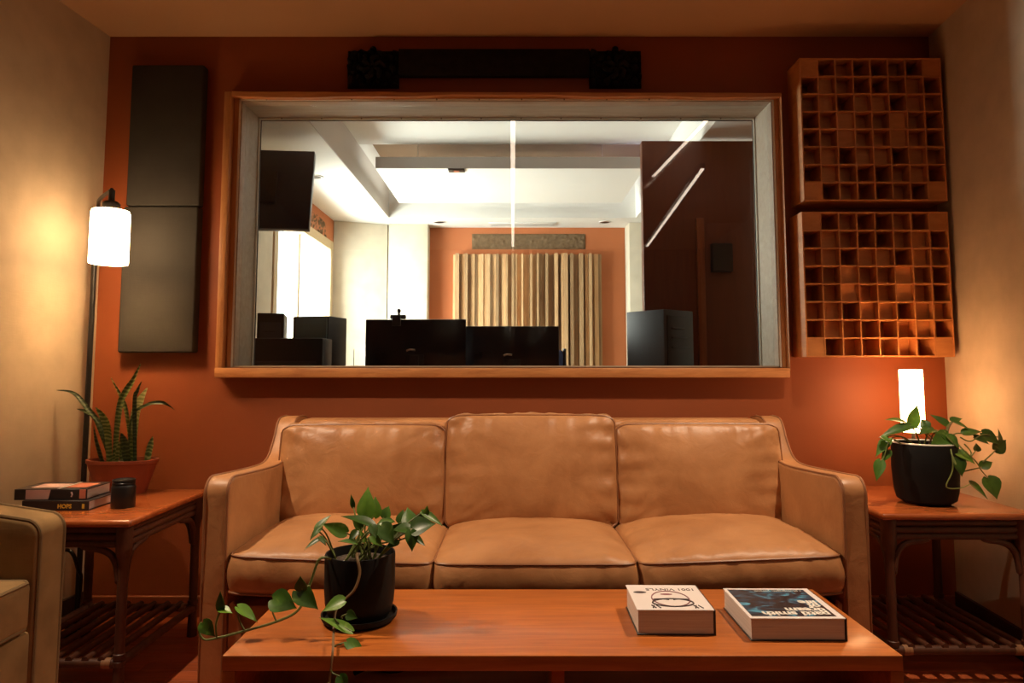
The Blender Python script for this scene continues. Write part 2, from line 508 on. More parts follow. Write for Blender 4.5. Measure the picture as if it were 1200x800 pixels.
# strips of the floor near the viewer's side of the wall, each a piece of its own
plank_len, plank_w = 0.72, 0.075
src = to_obj('plank', box(0.0006, plank_len - 0.0006, 0.0005, plank_w - 0.0005, -0.012, 0.0, 0.0012, 1), M_FLOOR, fl, smooth=False)
first = True
for r in range(26):
    y = 1.05 + r * plank_w
    off = random.uniform(0, plank_len)
    for c in range(-2, 8):
        x = -1.88 + c * plank_len + off - 0.4
        if x + plank_len < lw(y) or x > rw(max(y, YJ)): continue
        if first: src.location = (x, y, 0); first = False
        else: inst(src, 'plank', fl, (x, y, 0))
BBH = 0.085
struct('baseboard_back', box(lw(WY), rw(WY), WY - 0.014, WY, 0, BBH, 0.003, 1), M_BASER, 'red-brown baseboard along the terracotta wall', 'baseboard')
struct('baseboard_left', prism([(lw(WY - 0.014), WY - 0.014), (lw(0), 0), (lw(0) + 0.014, 0), (lw(WY - 0.014) + 0.014, WY - 0.014)], 'Z', 0, BBH + 0.02), M_BASE, 'dark baseboard along the left beige wall', 'baseboard')
struct('baseboard_right', prism([(rw(WY - 0.014), WY - 0.014), (rw(YJ), YJ), (rw(YJ) - 0.014, YJ), (rw(WY - 0.014) - 0.014, WY - 0.014)], 'Z', 0, BBH + 0.02), M_BASE, 'dark baseboard along the right beige wall', 'baseboard')

# ------------------------------------------------------------------ studio window
win = thing('window_1', ((OX0 + OX1) / 2, WY, OZ0), 'wide wood-framed studio window above the sofa', 'window', kind='structure')
CO = 0.052                                  # outer casing width, sticking out from the wall
def cas(x0, x1, z0, z1, y0, mat, nm='casing'): return to_obj(nm, box(x0, x1, y0, WY, z0, z1, 0.004, 2), mat, win)
ST = 0.022                                  # inner step
pr_o, pr_i = WY - 0.058, WY - 0.026
KX0 = (Xp(262, 107, pr_o) + Xp(252, 436, pr_o)) / 2; KX1 = (Xp(915, 112, pr_o) + Xp(926, 436, pr_o)) / 2; KZ = Zp(107, pr_o)
cas(KX0, OX0 - ST, OZ0 - 0.030, KZ, pr_o, M_CASEV)
cas(OX1 + ST, KX1, OZ0 - 0.015, KZ - 0.012, pr_o, M_CASEV)
cas(OX0 - ST, OX0, OZ0, OZ1 + ST, pr_i, M_CASEV)
cas(OX1, OX1 + ST, OZ0, OZ1 + ST, pr_i, M_CASEV)
cas(OX0 - ST, OX1 + ST, OZ1, OZ1 + ST, pr_i, M_CASE)
cas(KX0, KX1, OZ0 - 0.044, OZ0 - 0.003, pr_o - 0.004, M_CASE, 'sill')
# top casing: a board with a natural wavy lower edge
xa, xb = OX0 - ST, OX1 + ST
top = KZ
lower = []
for i in range(49):
    t = i / 48
    x = xa + (xb - xa) * t
    w = 0.010 + 0.006 * math.sin(t * 9.0) + 0.010 * noise.noise((t * 7.0, 3.1, 0)) - 0.010 * math.exp(-((t - 0.45) / 0.05) ** 2)
    lower.append((x, top - 0.010 - max(0.004, w)))
upper = [(xa + (xb - xa) * (1 - i / 24), top + 0.003 * noise.noise((i * 0.6, 9, 0)) - 0.006 * (1 - i / 24)) for i in range(25)]
to_obj('wavy_edged_casing', prism(lower + upper, 'Y', WY - 0.055, WY), M_CASE, win)
# jambs, beads and nails
JD = WY + 0.22
jt = 0.012
to_obj('jamb', box(OX0, OX0 + jt, WY - 0.02, JD, OZ0, OZ1), M_JAMB, win)
to_obj('jamb', box(OX1 - jt, OX1, WY - 0.02, JD, OZ0, OZ1), M_JAMB, win)
to_obj('jamb', box(OX0, OX1, WY - 0.02, JD, OZ1 - jt, OZ1), M_JAMB, win)
to_obj('jamb', box(OX0, OX1, WY - 0.02, JD, OZ0, OZ0 + 0.006), M_JAMB, win)
for yb, e in ((WY - 0.024, 0.0), (PANE2_Y - 0.022, jt)):
    for s in (0, 1):
        x = OX0 + e if s == 0 else OX1 - e - 0.007
        to_obj('bead', box(x, x + 0.007, yb, yb + 0.010, OZ0, OZ1 - e, 0.001, 1), M_BEAD, win)
    to_obj('bead', box(OX0 + e, OX1 - e, yb, yb + 0.010, OZ1 - e - 0.008, OZ1 - e, 0.001, 1), M_BEAD, win)
    to_obj('seal', box(OX0 + e, OX1 - e, yb + 0.010, yb + 0.016, OZ1 - e - 0.011, OZ1 - e), M_SEAL, win)
    to_obj('seal', box(OX0 + e, OX0 + e + 0.010, yb + 0.010, yb + 0.016, OZ0, OZ1 - e), M_SEAL, win)
    to_obj('seal', box(OX1 - e - 0.010, OX1 - e, yb + 0.010, yb + 0.016, OZ0, OZ1 - e), M_SEAL, win)
    nl = None
    for i in range(12):
        x = OX0 + 0.12 + i * (OX1 - OX0 - 0.2) / 11.5
        if nl is None: nl = to_obj('nail', tf(lathe([(0, 0), (0.0035, 0), (0.0035, 0.003), (0, 0.004)], (0, 0, 0), 8), Matrix.Rotation(R(90), 4, 'X')), M_NAIL, win); nl.location = Vector((x, yb, OZ1 - e - 0.004)); 
        else: inst(nl, 'nail', win, Vector((x, yb, OZ1 - e - 0.004)))
for o in win.children:
    if o.name.startswith('nail'): pass
to_obj('pane', box(OX0 + jt + 0.001, OX1 - jt - 0.001, PANE2_Y, PANE2_Y + 0.008, OZ0 + 0.007, OZ1 - jt - 0.001), M_GLASS2, win, smooth=False)
pn = to_obj('pane', box(OX0 + jt + 0.001, OX1 - jt - 0.001, PANE_Y, PANE_Y + 0.008, OZ0 + 0.007, OZ1 - jt - 0.001), M_GLASS2, win, smooth=False)
pn.data.materials.append(M_GLASS)            # the side towards the lounge is uncoated
for f in pn.data.polygons:
    if f.normal.y < -0.5: f.material_index = 1

# ================================================================== THE CONTROL ROOM BEHIND THE GLASS
H1 = CAM_Z + 1.36                          # low soffit
H2 = CAM_Z + 1.63                          # ceiling
H3 = CAM_Z + 1.80                          # recess above the cloud
CBY = 6.75
CLX, CRX = -1.66, 2.6
SOX = 1.13
struct('floor_control_room', box(CLX - 0.2, CRX + 0.1, WY + 0.22, CBY + 0.2, -0.1, 0.0), M_CFLOOR, 'wooden floor of the control room behind the glass', 'floor')
struct('wall_control_room_back', box(CLX - 0.2, CRX + 0.1, CBY, CBY + 0.15, 0, H3), M_CWALL, 'orange far wall of the control room behind the slats', 'wall')
WN0, WN1, WNZ0, WNZ1 = 4.86, 6.30, 0.85, Zp(291, 6.30)
struct('wall_control_room_left', join(box(CLX - 0.14, CLX, WY + 0.22, WN0, 0, H3), box(CLX - 0.14, CLX, WN1, CBY, 0, H3), box(CLX - 0.14, CLX, WN0, WN1, 0, WNZ0), box(CLX - 0.14, CLX, WN0, WN1, WNZ1, H3)), M_CWALL,
       'orange side wall of the control room around its bright window', 'wall')
struct('wall_control_room_right', box(CRX, CRX + 0.1, WY + 0.22, CBY, 0, H3), M_CBEI, 'cream side wall of the control room behind the dark brown partition', 'wall')
struct('ceiling_control_room', join(box(CLX - 0.2, CRX + 0.1, WY + 0.22, 5.02, H2, H3 + 0.1)), M_CCEIL, 'white stepped ceiling of the control room', 'ceiling')
struct('trim_5', box(CLX - 0.2, CRX + 0.1, 5.02, CBY + 0.2, H3, H3 + 0.1), M_TAN, 'ceiling recess above the hanging cloud, its shade painted in tan', 'ceiling recess')  # tan stands in for the shade the cloud casts up here
struct('trim_1', box(CLX, -SOX, WY + 0.22, CBY, H1, H3), M_CCEIL, 'white lowered soffit above the control room window', 'soffit')
struct('trim_2', box(SOX, CRX, WY + 0.22, CBY, H1, H3), M_CCEIL, 'white lowered soffit above the dark brown partition', 'soffit')
struct('trim_3', box(-SOX, SOX, 6.30, CBY, H1, H3), M_CCEIL, 'white lowered soffit along the orange far wall', 'soffit')
# grey fascia of the left soffit
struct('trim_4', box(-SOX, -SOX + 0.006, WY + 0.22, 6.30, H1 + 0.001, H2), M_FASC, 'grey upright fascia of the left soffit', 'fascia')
# cream fabric panels in the far left corner
pa = thing('fabric_wall_panel', (-1.4, 6.5, 0), 'cream fabric corner panel left of its twin, beside the bright window', 'wall panel', 'cream corner panels')
to_obj('panel', prism([(-1.655, 6.42), (-1.19, 6.60), (-1.19, 6.74), (-1.655, 6.74)], 'Z', 0, H1, 0.006), M_CBEI, pa)
pb = thing('fabric_wall_panel', (-1.0, 6.6, 0), 'cream fabric corner panel next to the orange far wall', 'wall panel', 'cream corner panels')
to_obj('panel', box(-1.175, -0.80, 6.58, 6.745, 0, H1, 0.008), M_CBEI, pb)
pc = thing('fabric_wall_panel', (1.2, 6.6, 0), 'narrow cream column at the right end of the orange far wall', 'wall panel', 'cream corner panels')
to_obj('panel', box(1.10, 1.75, 6.50, 6.745, 0, H1, 0.008), M_CBEI, pc)
# cream strip of wall left of the window
pd = thing('fabric_wall_panel', (CLX, 4.3, 0), 'cream fabric panel below the tilted television, left of the bright window', 'wall panel', 'cream corner panels')
to_obj('panel', box(CLX, CLX + 0.03, 3.3, 4.72, 0, H1, 0.006), M_CBEI, pd)
# window of the control room
w2 = thing('window_2', (CLX, (WN0 + WN1) / 2, WNZ0), 'overexposed daylight window in the orange side wall', 'window', kind='structure')
for a in ((WN0 - 0.07, WN0 + 0.012, WNZ0, WNZ1), (WN1 - 0.012, WN1 + 0.07, WNZ0, WNZ1)):
    to_obj('casing', box(CLX - 0.145, CLX + 0.018, a[0], a[1], a[2] - 0.07, a[3] + 0.07, 0.004), M_TRIMW, w2)
to_obj('casing', box(CLX - 0.145, CLX + 0.016, WN0, WN1, WNZ1 - 0.012, WNZ1 + 0.07, 0.004), M_TRIMW, w2)
to_obj('sill', box(CLX - 0.1, CLX + 0.05, WN0 - 0.08, WN1 + 0.08, WNZ0 - 0.04, WNZ0, 0.004), M_TRIMW, w2)
to_obj('mullion', box(CLX - 0.09, CLX - 0.05, 5.56, 5.60, WNZ0, WNZ1, 0.003), M_TRIMW, w2)
to_obj('pane', box(CLX - 0.075, CLX - 0.069, WN0, WN1, WNZ0, WNZ1), M_GLASS, w2, smooth=False)

# ceiling cloud with cove strips
CLZ = CAM_Z + 1.44
c0, c1 = at(440, 195, 4.98), at(752, 195, 4.98)
cloud = thing('ceiling_cloud', ((c0.x + c1.x) / 2, 5.5, CLZ), 'white ceiling cloud hanging with a grey front edge behind the glass', 'ceiling panel')
CX0, CX1, CY0, CY1 = c0.x, c1.x + 0.02, 4.98, 6.05
to_obj('panel', box(CX0, CX1, CY0 + 0.012, CY1, CLZ, CLZ + 0.075), M_CCEIL, cloud)
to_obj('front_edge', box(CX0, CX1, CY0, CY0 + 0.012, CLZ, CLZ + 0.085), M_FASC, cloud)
M_COVE = emit('cove_strip', (1.0, 0.95, 0.86), COVE)
M_COVE2 = emit('violet_cove_strip', (0.62, 0.50, 1.0), COVE * 0.5)
to_obj('cove_strip', box(CX0 + 0.03, CX0 + 0.05, CY0 + 0.1, CY1 - 0.05, CLZ + 0.075, CLZ + 0.085), M_COVE, cloud)
to_obj('cove_strip', box(CX1 - 0.05, CX1 - 0.03, CY0 + 0.1, CY1 - 0.05, CLZ + 0.075, CLZ + 0.085), M_COVE2, cloud)
to_obj('cove_strip', box(CX0 + 0.05, CX1 - 0.05, CY1 - 0.05, CY1 - 0.03, CLZ + 0.075, CLZ + 0.085), M_COVE, cloud)
for x in (CX0 + 0.25, 0.0, CX1 - 0.25):
    to_obj('hanger', tube([(x, 5.4, CLZ + 0.07), (x, 5.4, H3)], 0.002, 6), M_FASC, cloud)
# downlights
def downlight(p, label):
    t = thing('downlight', p, label, 'ceiling light', 'recessed downlights behind the glass')
    to_obj('trim_ring', lathe([(0.045, 0), (0.06, 0), (0.06, -0.006), (0.045, -0.004)], p, 20), M_WHITE, t)
    to_obj('reflector', lathe([(0.046, -0.002), (0.0, -0.001)], p, 20), M_BMET, t)
p = onz(515, 260, H1); downlight(p, 'dark recessed downlight on the soffit left of the air vent')
p = onz(709, 260, H1); downlight(p, 'dark recessed downlight on the soffit right of the air vent')
p = onz(369, 207, H1); downlight(p, 'recessed downlight right beside the tilted television')
p = onz(535, 199, CLZ)
t = thing('ceiling_spotlight', p, 'small black rectangular spotlight set in the white ceiling cloud', 'ceiling light')
to_obj('bezel', box(p.x - 0.06, p.x + 0.06, p.y - 0.04, p.y + 0.04, p.z - 0.010, p.z, 0.003), M_BMET, t)
to_obj('lens', box(p.x - 0.02, p.x + 0.02, p.y - 0.02, p.y + 0.02, p.z - 0.014, p.z - 0.009, 0.003), M_INKO, t)
# air vent
va, vb = onz(573, 262, H1), onz(652, 262, H1)
t = thing('air_vent', ((va.x + vb.x) / 2, va.y, H1), 'slim white slotted air vent on the soffit above the slats', 'air vent')
to_obj('frame', box(va.x, vb.x, va.y - 0.07, va.y + 0.07, H1 - 0.010, H1, 0.003), M_WHITE, t)
for i in range(4): to_obj('slot', box(va.x + 0.02, vb.x - 0.02, va.y - 0.05 + i * 0.03, va.y - 0.038 + i * 0.03, H1 - 0.012, H1 - 0.009), M_FASC, t)

# wooden slat diffuser on the far wall
sx0, sx1, stz = Xp(530, 360, CBY - 0.1), Xp(706, 360, CBY - 0.1), Zp(297, CBY - 0.1)
sl = thing('slat_diffuser', ((sx0 + sx1) / 2, CBY, 0.4), 'tall pale wood slat diffuser on the orange far wall', 'diffuser')
to_obj('backing', box(sx0, sx1, CBY - 0.02, CBY - 0.003, 0.4, stz), M_SLAT, sl)
x = sx0
deps = [0.03, 0.09, 0.06, 0.11, 0.04, 0.08, 0.05, 0.12, 0.035, 0.07]
i = 0
while x < sx1 - 0.01:
    w = [0.026, 0.040, 0.020, 0.034, 0.028][i % 5]
    x2 = min(x + w, sx1)
    to_obj('slat', box(x + 0.001, x2 - 0.001, CBY - 0.02 - deps[(i * 3 + i // 4) % 10], CBY - 0.021, 0.4, stz - 0.002), M_SLAT, sl, smooth=False)
    x = x2; i += 1

def relief(x0, x1, z0, z1, y, depth, nx, nz, f, seed, cut=None):
    """a carved board: front face displaced, closed at the back"""
    bm = bmesh.new()
    g = {}
    for i in range(nx + 1):
        for j in range(nz + 1):
            u, v = i / nx, j / nz
            X, Z = x0 + (x1 - x0) * u, z0 + (z1 - z0) * v
            d = noise.voronoi((X * f, Z * f, seed))[0]
            h = depth * (0.35 + 0.9 * min(1, (d[1] - d[0]) * 1.7)) if 0 < i < nx and 0 < j < nz else depth * 0.25
            g[i, j] = bm.verts.new((X, y - h, Z))
    for i in range(nx):
        for j in range(nz): bm.faces.new((g[i, j], g[i + 1, j], g[i + 1, j + 1], g[i, j + 1]))
    edge = [g[i, 0] for i in range(nx + 1)] + [g[nx, j] for j in range(1, nz + 1)] + [g[i, nz] for i in range(nx - 1, -1, -1)] + [g[0, j] for j in range(nz - 1, 0, -1)]
    bk = [bm.verts.new((v.co.x, y, v.co.z)) for v in edge]
    n = len(edge)
    for i in range(n): bm.faces.new((edge[i], bk[i], bk[(i + 1) % n], edge[(i + 1) % n]))
    bm.faces.new(bk)
    bmesh.ops.recalc_face_normals(bm, faces=bm.faces[:])
    return bm
q0, q1 = at(553, 292, CBY), at(686, 274, CBY)
solo('carved_wall_panel', relief(q0.x, q1.x, q0.z, q1.z, CBY, 0.014, 70, 12, 30, 1.0), M_GREYC, 'grey-brown carved wooden frieze above the slats on the far wall', 'carving')
t = solo('carved_wall_panel', turn(relief(-0.30, 0.30, -0.09, 0.09, 0, 0.03, 44, 12, 22, 5.0), (0, 0, 0), R(90)), M_GREYC, 'grey carved panel on the orange side wall over the bright window', 'carving')
t.location = (CLX, 5.85, Zp(262, 5.85) - 0.09)

# brown partition with door
BY = 4.05
b0 = at(752, 165, BY)
br = thing('brown_partition', (1.4, BY, 0), 'tall dark brown wooden partition at the right of the control room', 'partition')
to_obj('panel', box(b0.x, 1.60, BY, BY + 0.06, 0, b0.z, 0.003), M_BROWN, br)
tx0, tx1 = Xp(817, 340, BY), Xp(826, 340, BY)
to_obj('mirrored_door_frame', box(tx0, tx1, BY - 0.02, BY, 0, Zp(256, BY), 0.003), M_BREFL, br)  # solid strips stand in for a door frame mirrored in the glass
to_obj('mirrored_door_frame', box(Xp(884, 340, BY), Xp(892, 340, BY), BY - 0.02, BY, 0, Zp(256, BY), 0.003), M_BREFL, br)
to_obj('door_leaf', box(tx1, Xp(884, 340, BY), BY - 0.012, BY, 0, Zp(262, BY), 0.002), M_BROWN, br)
a0, a1 = at(835, 318, BY - 0.05), at(858, 285, BY - 0.05)
t = thing('wall_speaker', ((a0.x + a1.x) / 2, BY, a0.z), 'small black speaker box on the dark brown partition', 'speaker')
to_obj('case', box(a0.x, a1.x, BY - 0.06, BY - 0.0125, a0.z, a1.z, 0.004), M_SPKD, t)
to_obj('grille', box(a0.x + 0.008, a1.x - 0.008, BY - 0.064, BY - 0.059, a0.z + 0.008, a1.z - 0.008, 0.002), M_PANEL, t)

# television
TVY = 4.1
ta, tb = at(369, 177, TVY), at(360, 274, TVY)
tvh = ta.z - tb.z
tv = thing('television', (ta.x - 0.4, TVY, tb.z), 'large black television hung high at the left behind the glass, tilted downward', 'television')
TM = Matrix.Translation((ta.x, TVY, ta.z)) @ Matrix.Rotation(R(5), 4, 'Z') @ Matrix.Rotation(R(-14), 4, 'X')
hh = tvh * 1.02
to_obj('case', tf(box(-0.46, 0.0, 0.0, 0.045, -hh, 0.0, 0.006), TM), M_NAVY, tv)
to_obj('screen', tf(box(-0.452, -0.008, 0.0445, 0.048, -hh + 0.012, -0.008), TM), M_NAVY, tv)
to_obj('bracket', tf(join(box(-0.33, -0.20, -0.03, 0.0, -hh * 0.7, -hh * 0.3, 0.004), box(-0.46, -0.26, -0.028, -0.008, -hh * 0.53, -hh * 0.47, 0.004)), TM), M_BMET, tv)

# desk, monitors, speakers, chair
desk = thing('studio_desk', (0, 4.1, 0), 'black studio desk hidden below the window sill under the monitors', 'desk')
to_obj('desk_top', box(-0.80, 0.62, 3.75, 4.6, 0.70, 0.74, 0.006), M_SPKD, desk)
for x, y in ((-0.77, 3.80), (0.58, 3.80), (-0.77, 4.55), (0.58, 4.55)):
    to_obj('leg', box(x - 0.025, x + 0.025, y - 0.025, y + 0.025, 0, 0.70, 0.004), M_SPKD, desk)
def monitor(xa, xb, ytop, Y, rz, label):
    pa, pb = at(xa, ytop, Y), at(xb, ytop, Y)
    w = pb.x - pa.x; cx = (pa.x + pb.x) / 2; h = w * 0.60
    t = thing('computer_monitor', (cx, Y + 0.05, 0.74), label, 'monitor', 'monitors on the studio desk')
    M = Matrix.Translation((cx, Y, pa.z)) @ Matrix.Rotation(rz, 4, 'Z')
    to_obj('case', tf(box(-w / 2, w / 2, 0, 0.03, -h, 0, 0.004), M), M_SCREEN, t)
    to_obj('screen', tf(box(-w / 2 + 0.008, w / 2 - 0.008, 0.029, 0.032, -h + 0.012, -0.008), M), M_NAVY, t)
    to_obj('reflection_streak', tf(tube([(-0.05, -0.0015, -h * 0.52), (-0.03, -0.0015, -h * 0.50), (0.0, -0.0015, -h * 0.51)], 0.006, 6), M), M_SILV, t)  # pale streak stands in for a reflection over the monitor
    to_obj('mount_plate', tf(box(-0.05, 0.05, -0.02, 0.0, -h * 0.75, -h * 0.58, 0.004), M), M_SPKD, t)
    z = pa.z
    to_obj('stand', join(tf(box(-0.025, 0.025, -0.035, -0.015, -(z - 0.76), -h * 0.6, 0.004), M), tf(box(-0.13, 0.13, -0.10, 0.08, -(z - 0.741), -(z - 0.755), 0.004), M)), M_SPKD, t)
    return t, M
mA, MM = monitor(428, 546, 374, 4.00, R(-2), 'left computer monitor on the studio desk with a webcam on top')
monitor(545, 655, 382, 4.12, R(1), 'right computer monitor on the studio desk, in front of the slats')
wc = at(466, 376, 4.0)
t = thing('webcam', wc, 'small black webcam clipped on top of the left monitor', 'webcam')
to_obj('body', box(wc.x - 0.045, wc.x + 0.045, wc.y, wc.y + 0.03, wc.z + 0.012, wc.z + 0.036, 0.005), M_SPKD, t)
to_obj('clip', box(wc.x - 0.03, wc.x + 0.02, wc.y - 0.022, wc.y - 0.007, wc.z - 0.03, wc.z + 0.030, 0.003), M_SPKD, t)
to_obj('antenna_knob', lathe([(0, 0), (0.008, 0.002), (0.006, 0.012), (0.011, 0.022), (0.010, 0.034), (0, 0.040)], (wc.x + 0.004, wc.y + 0.015, wc.z + 0.034), 12), M_SPKD, t)
mc = at(414, 428, 4.2)
solo('thin_antenna', tube([(mc.x + 0.002, 4.2, 0.0), (mc.x + 0.003, 4.2, Zp(409, 4.2))], [0.006, 0.002], 6), M_BMET, 'thin dark antenna rod rising beside the left monitor', 'antenna')
# right speaker on its stand
sp = at(778, 362, 3.60)
t = thing('studio_speaker', (sp.x, sp.y + 0.15, 0), 'grey studio speaker turned away at the foot of the dark brown partition', 'speaker')
SM = Matrix.Translation((sp.x, sp.y, sp.z)) @ Matrix.Rotation(R(38), 4, 'Z')
sh = 0.40
to_obj('case', tf(box(-0.001, 0.24, 0, 0.26, -sh, 0, 0.006), SM @ Matrix.Translation((0, 0, 0))), M_SPK, t)
to_obj('back_plate', tf(box(0.02, 0.22, -0.006, 0.001, -sh + 0.03, -0.03, 0.003), SM), M_SPKD, t)
for i in range(3): to_obj('heat_fin', tf(box(0.05, 0.15 + 0.02 * i, -0.014, -0.005, -0.10 - 0.05 * i, -0.092 - 0.05 * i, 0.001), SM), M_SPK, t)
to_obj('stand', tf(join(box(0.08, 0.16, 0.09, 0.17, -sp.z + 0.02, -sh, 0.004), box(0.0, 0.24, 0.0, 0.26, -sp.z, -sp.z + 0.02, 0.004)), SM), M_SPKD, t)
# left speakers
def spk(name, x, y, ytop, Y, rz, w, d, h, mat, label, cat='speaker'):
    p = at(x, ytop, Y)
    t = thing(name, (p.x, p.y, 0), label, cat)
    M = Matrix.Translation(p) @ Matrix.Rotation(rz, 4, 'Z')
    to_obj('case', tf(box(-w, 0, 0, d, -h, 0, 0.005), M), mat, t)
    return t, M, p
t, M, p = spk('studio_speaker', 333, 0, 367, 3.72, R(14), 0.135, 0.25, 0.42, M_SPKD, 'black studio speaker in front of the bright window, left of the one with the painted teal reflection')
to_obj('back_plate', tf(box(-0.12, -0.015, -0.005, 0.001, -0.38, -0.05, 0.003), M), M_SPK, t)
for i in range(3): to_obj('heat_fin', tf(box(-0.10, -0.04, -0.010, -0.004, -0.10 - 0.05 * i, -0.094 - 0.05 * i, 0.001), M), M_SPKD, t)
to_obj('stand', tf(box(-0.10, -0.04, 0.09, 0.15, -p.z, -0.42, 0.004), M), M_SPKD, t)
t, M, p = spk('studio_speaker', 385, 0, 370, 3.78, R(-16), 0.22, 0.2, 0.42, M_SPKD, 'black studio speaker with a painted teal reflection on its back in front of the bright window')
to_obj('back_plate', tf(box(-0.20, -0.006, -0.006, 0.001, -0.125, -0.006, 0.002), M), M_TEAL, t)  # teal plate paints in the window's reflection on the case
to_obj('stand', tf(box(-0.15, -0.09, 0.06, 0.12, -p.z, -0.42, 0.004), M), M_SPKD, t)
# equipment rack below the speakers
r0, r1 = at(270, 396, 3.55), at(384, 396, 3.55)
t = thing('equipment_rack', ((r0.x + r1.x) / 2, 3.6, 0), 'low black equipment rack at the left edge behind the glass', 'rack')
to_obj('case', box(r0.x, r1.x, 3.46, 3.64, 0, Zp(396, 3.46), 0.005), M_SPKD, t)
for i in range(6): to_obj('rack_face', box(r0.x + 0.03, r1.x - 0.03, 3.452, 3.461, 0.30 + i * 0.13, 0.41 + i * 0.13, 0.003), M_SPK, t)
# chair edge by the right monitor
ch = at(658, 410, 4.75)
t = thing('office_chair', (ch.x - 0.2, 4.95, 0), 'blue and black office chair peeking out behind the right monitor', 'chair')
to_obj('backrest', tf(box(-0.42, 0.0, 0, 0.06, -0.45, 0.0, 0.02, 3), Matrix.Translation((ch.x + 0.012, 4.75, ch.z))), M_BLUE, t)
to_obj('back_frame', tube([(ch.x + 0.02, 4.77, ch.z - 0.5), (ch.x + 0.022, 4.77, ch.z + 0.01)], 0.013, 8), M_SPKD, t)
to_obj('seat', box(ch.x - 0.44, ch.x + 0.02, 4.8, 5.25, 0.45, 0.52, 0.02, 3), M_BLUE, t)
to_obj('gas_lift', tube([(ch.x - 0.2, 5.02, 0.08), (ch.x - 0.2, 5.02, 0.46)], 0.03, 10), M_SPKD, t)
for k in range(5):
    a = k * 2 * math.pi / 5
    to_obj('leg', tube([(ch.x - 0.2, 5.02, 0.10), (ch.x - 0.2 + 0.27 * math.cos(a), 5.02 + 0.27 * math.sin(a), 0.03)], [0.025, 0.03], 8), M_SPKD, t)

# ================================================================== CEILING LED BARS OF THE LOUNGE (seen mirrored in the glass)
def led_bar(pa, pb, label):
    """pa, pb: pixels of the mirrored bar's ends in the pane"""
    z = CEIL - 0.045
    A, B = onz(*pa, z), onz(*pb, z)
    A.y, B.y = 2 * PANE_Y - A.y, 2 * PANE_Y - B.y
    mid = (A + B) / 2
    t = thing('led_bar', mid, label, 'ceiling light', 'LED bars on the lounge ceiling')
    L = (B - A).length
    M = Matrix.Translation(mid) @ Matrix.Rotation(math.atan2(-(B.x - A.x), B.y - A.y), 4, 'Z')
    to_obj('housing', tf(join(box(-0.019, 0.019, -L / 2, L / 2, 0.006, 0.043, 0.002, 1), box(-0.019, -0.015, -L / 2, L / 2, -0.004, 0.006), box(0.015, 0.019, -L / 2, L / 2, -0.004, 0.006)), M), M_BMET, t)
    to_obj('diffuser', tf(box(-0.015, 0.015, -L / 2 + 0.005, L / 2 - 0.005, 0.0, 0.006), M), M_LED, t, smooth=False)
led_bar((601, 142), (601, 289), 'thin LED bar on the lounge ceiling, mirrored as the upright line in mid window')
led_bar((827, 142), (765, 207), 'thin LED bar on the lounge ceiling, mirrored as the upper slanted line in the window')
led_bar((823, 198), (758, 289), 'thin LED bar on the lounge ceiling, mirrored as the lower slanted line in the window')

def ceiling_spot(x, y, aim, power, label):
    p = Vector((x, y, CEIL))
    t = thing('ceiling_spotlight', p, label, 'ceiling light', 'recessed spotlights of the lounge')
    to_obj('trim_ring', lathe([(0.040, -0.001), (0.058, -0.001), (0.058, -0.008), (0.042, -0.006), (0.038, -0.002)], p, 24), M_BMET, t)
    d = bpy.data.lights.new('spot', 'SPOT')
    d.energy, d.color, d.spot_size, d.spot_blend, d.shadow_soft_size = power, (1.0, 0.76, 0.52), R(84), 0.8, 0.012
    o = bpy.data.objects.new('spot_lamp', d)
    COL.objects.link(o)
    o.parent = t
    o.location = (0, 0, -0.02)
    o.rotation_euler = (Vector(aim) - p).to_track_quat('-Z', 'Y').to_euler()
ceiling_spot(-1.45, 1.92, (-0.25, 2.05, 0.35), SPOT, 'recessed ceiling spotlight above the left end of the coffee table')
ceiling_spot(1.28, 1.98, (0.50, 2.05, 0.35), SPOT, 'recessed ceiling spotlight above the right end of the coffee table')

# ================================================================== WALL-HUNG THINGS
# two charcoal acoustic panels
py = WY - 0.055
u0, u1, um = at(148, 75, py), at(233, 412, py), at(190, 241, py)
xl, xr = (Xp(152, 75, py) + Xp(140, 412, py)) / 2, (Xp(236, 75, py) + Xp(229, 412, py)) / 2
t = thing('acoustic_panel', ((xl + xr) / 2, WY, um.z), 'upper charcoal fabric acoustic panel left of the studio window', 'acoustic panel', 'charcoal acoustic panels')
to_obj('fabric_face', box(xl, xr, py + 0.006, WY - 0.002, um.z + 0.002, Zp(75, py), 0.008, 3), M_PANEL, t)
to_obj('backing', box(xl + 0.02, xr - 0.02, WY - 0.003, WY, um.z + 0.02, Zp(75, py) - 0.02), M_SPKD, t)
t = thing('acoustic_panel', ((xl + xr) / 2, WY, Zp(413, py)), 'lower charcoal fabric acoustic panel beside the floor lamp shade', 'acoustic panel', 'charcoal acoustic panels')
to_obj('fabric_face', box(xl - 0.004, xr - 0.001, py, WY - 0.002, Zp(413, py), um.z - 0.002, 0.008, 3), M_PANEL, t)
to_obj('backing', box(xl + 0.02, xr - 0.02, WY - 0.003, WY, Zp(413, py) + 0.02, um.z - 0.02), M_SPKD, t)

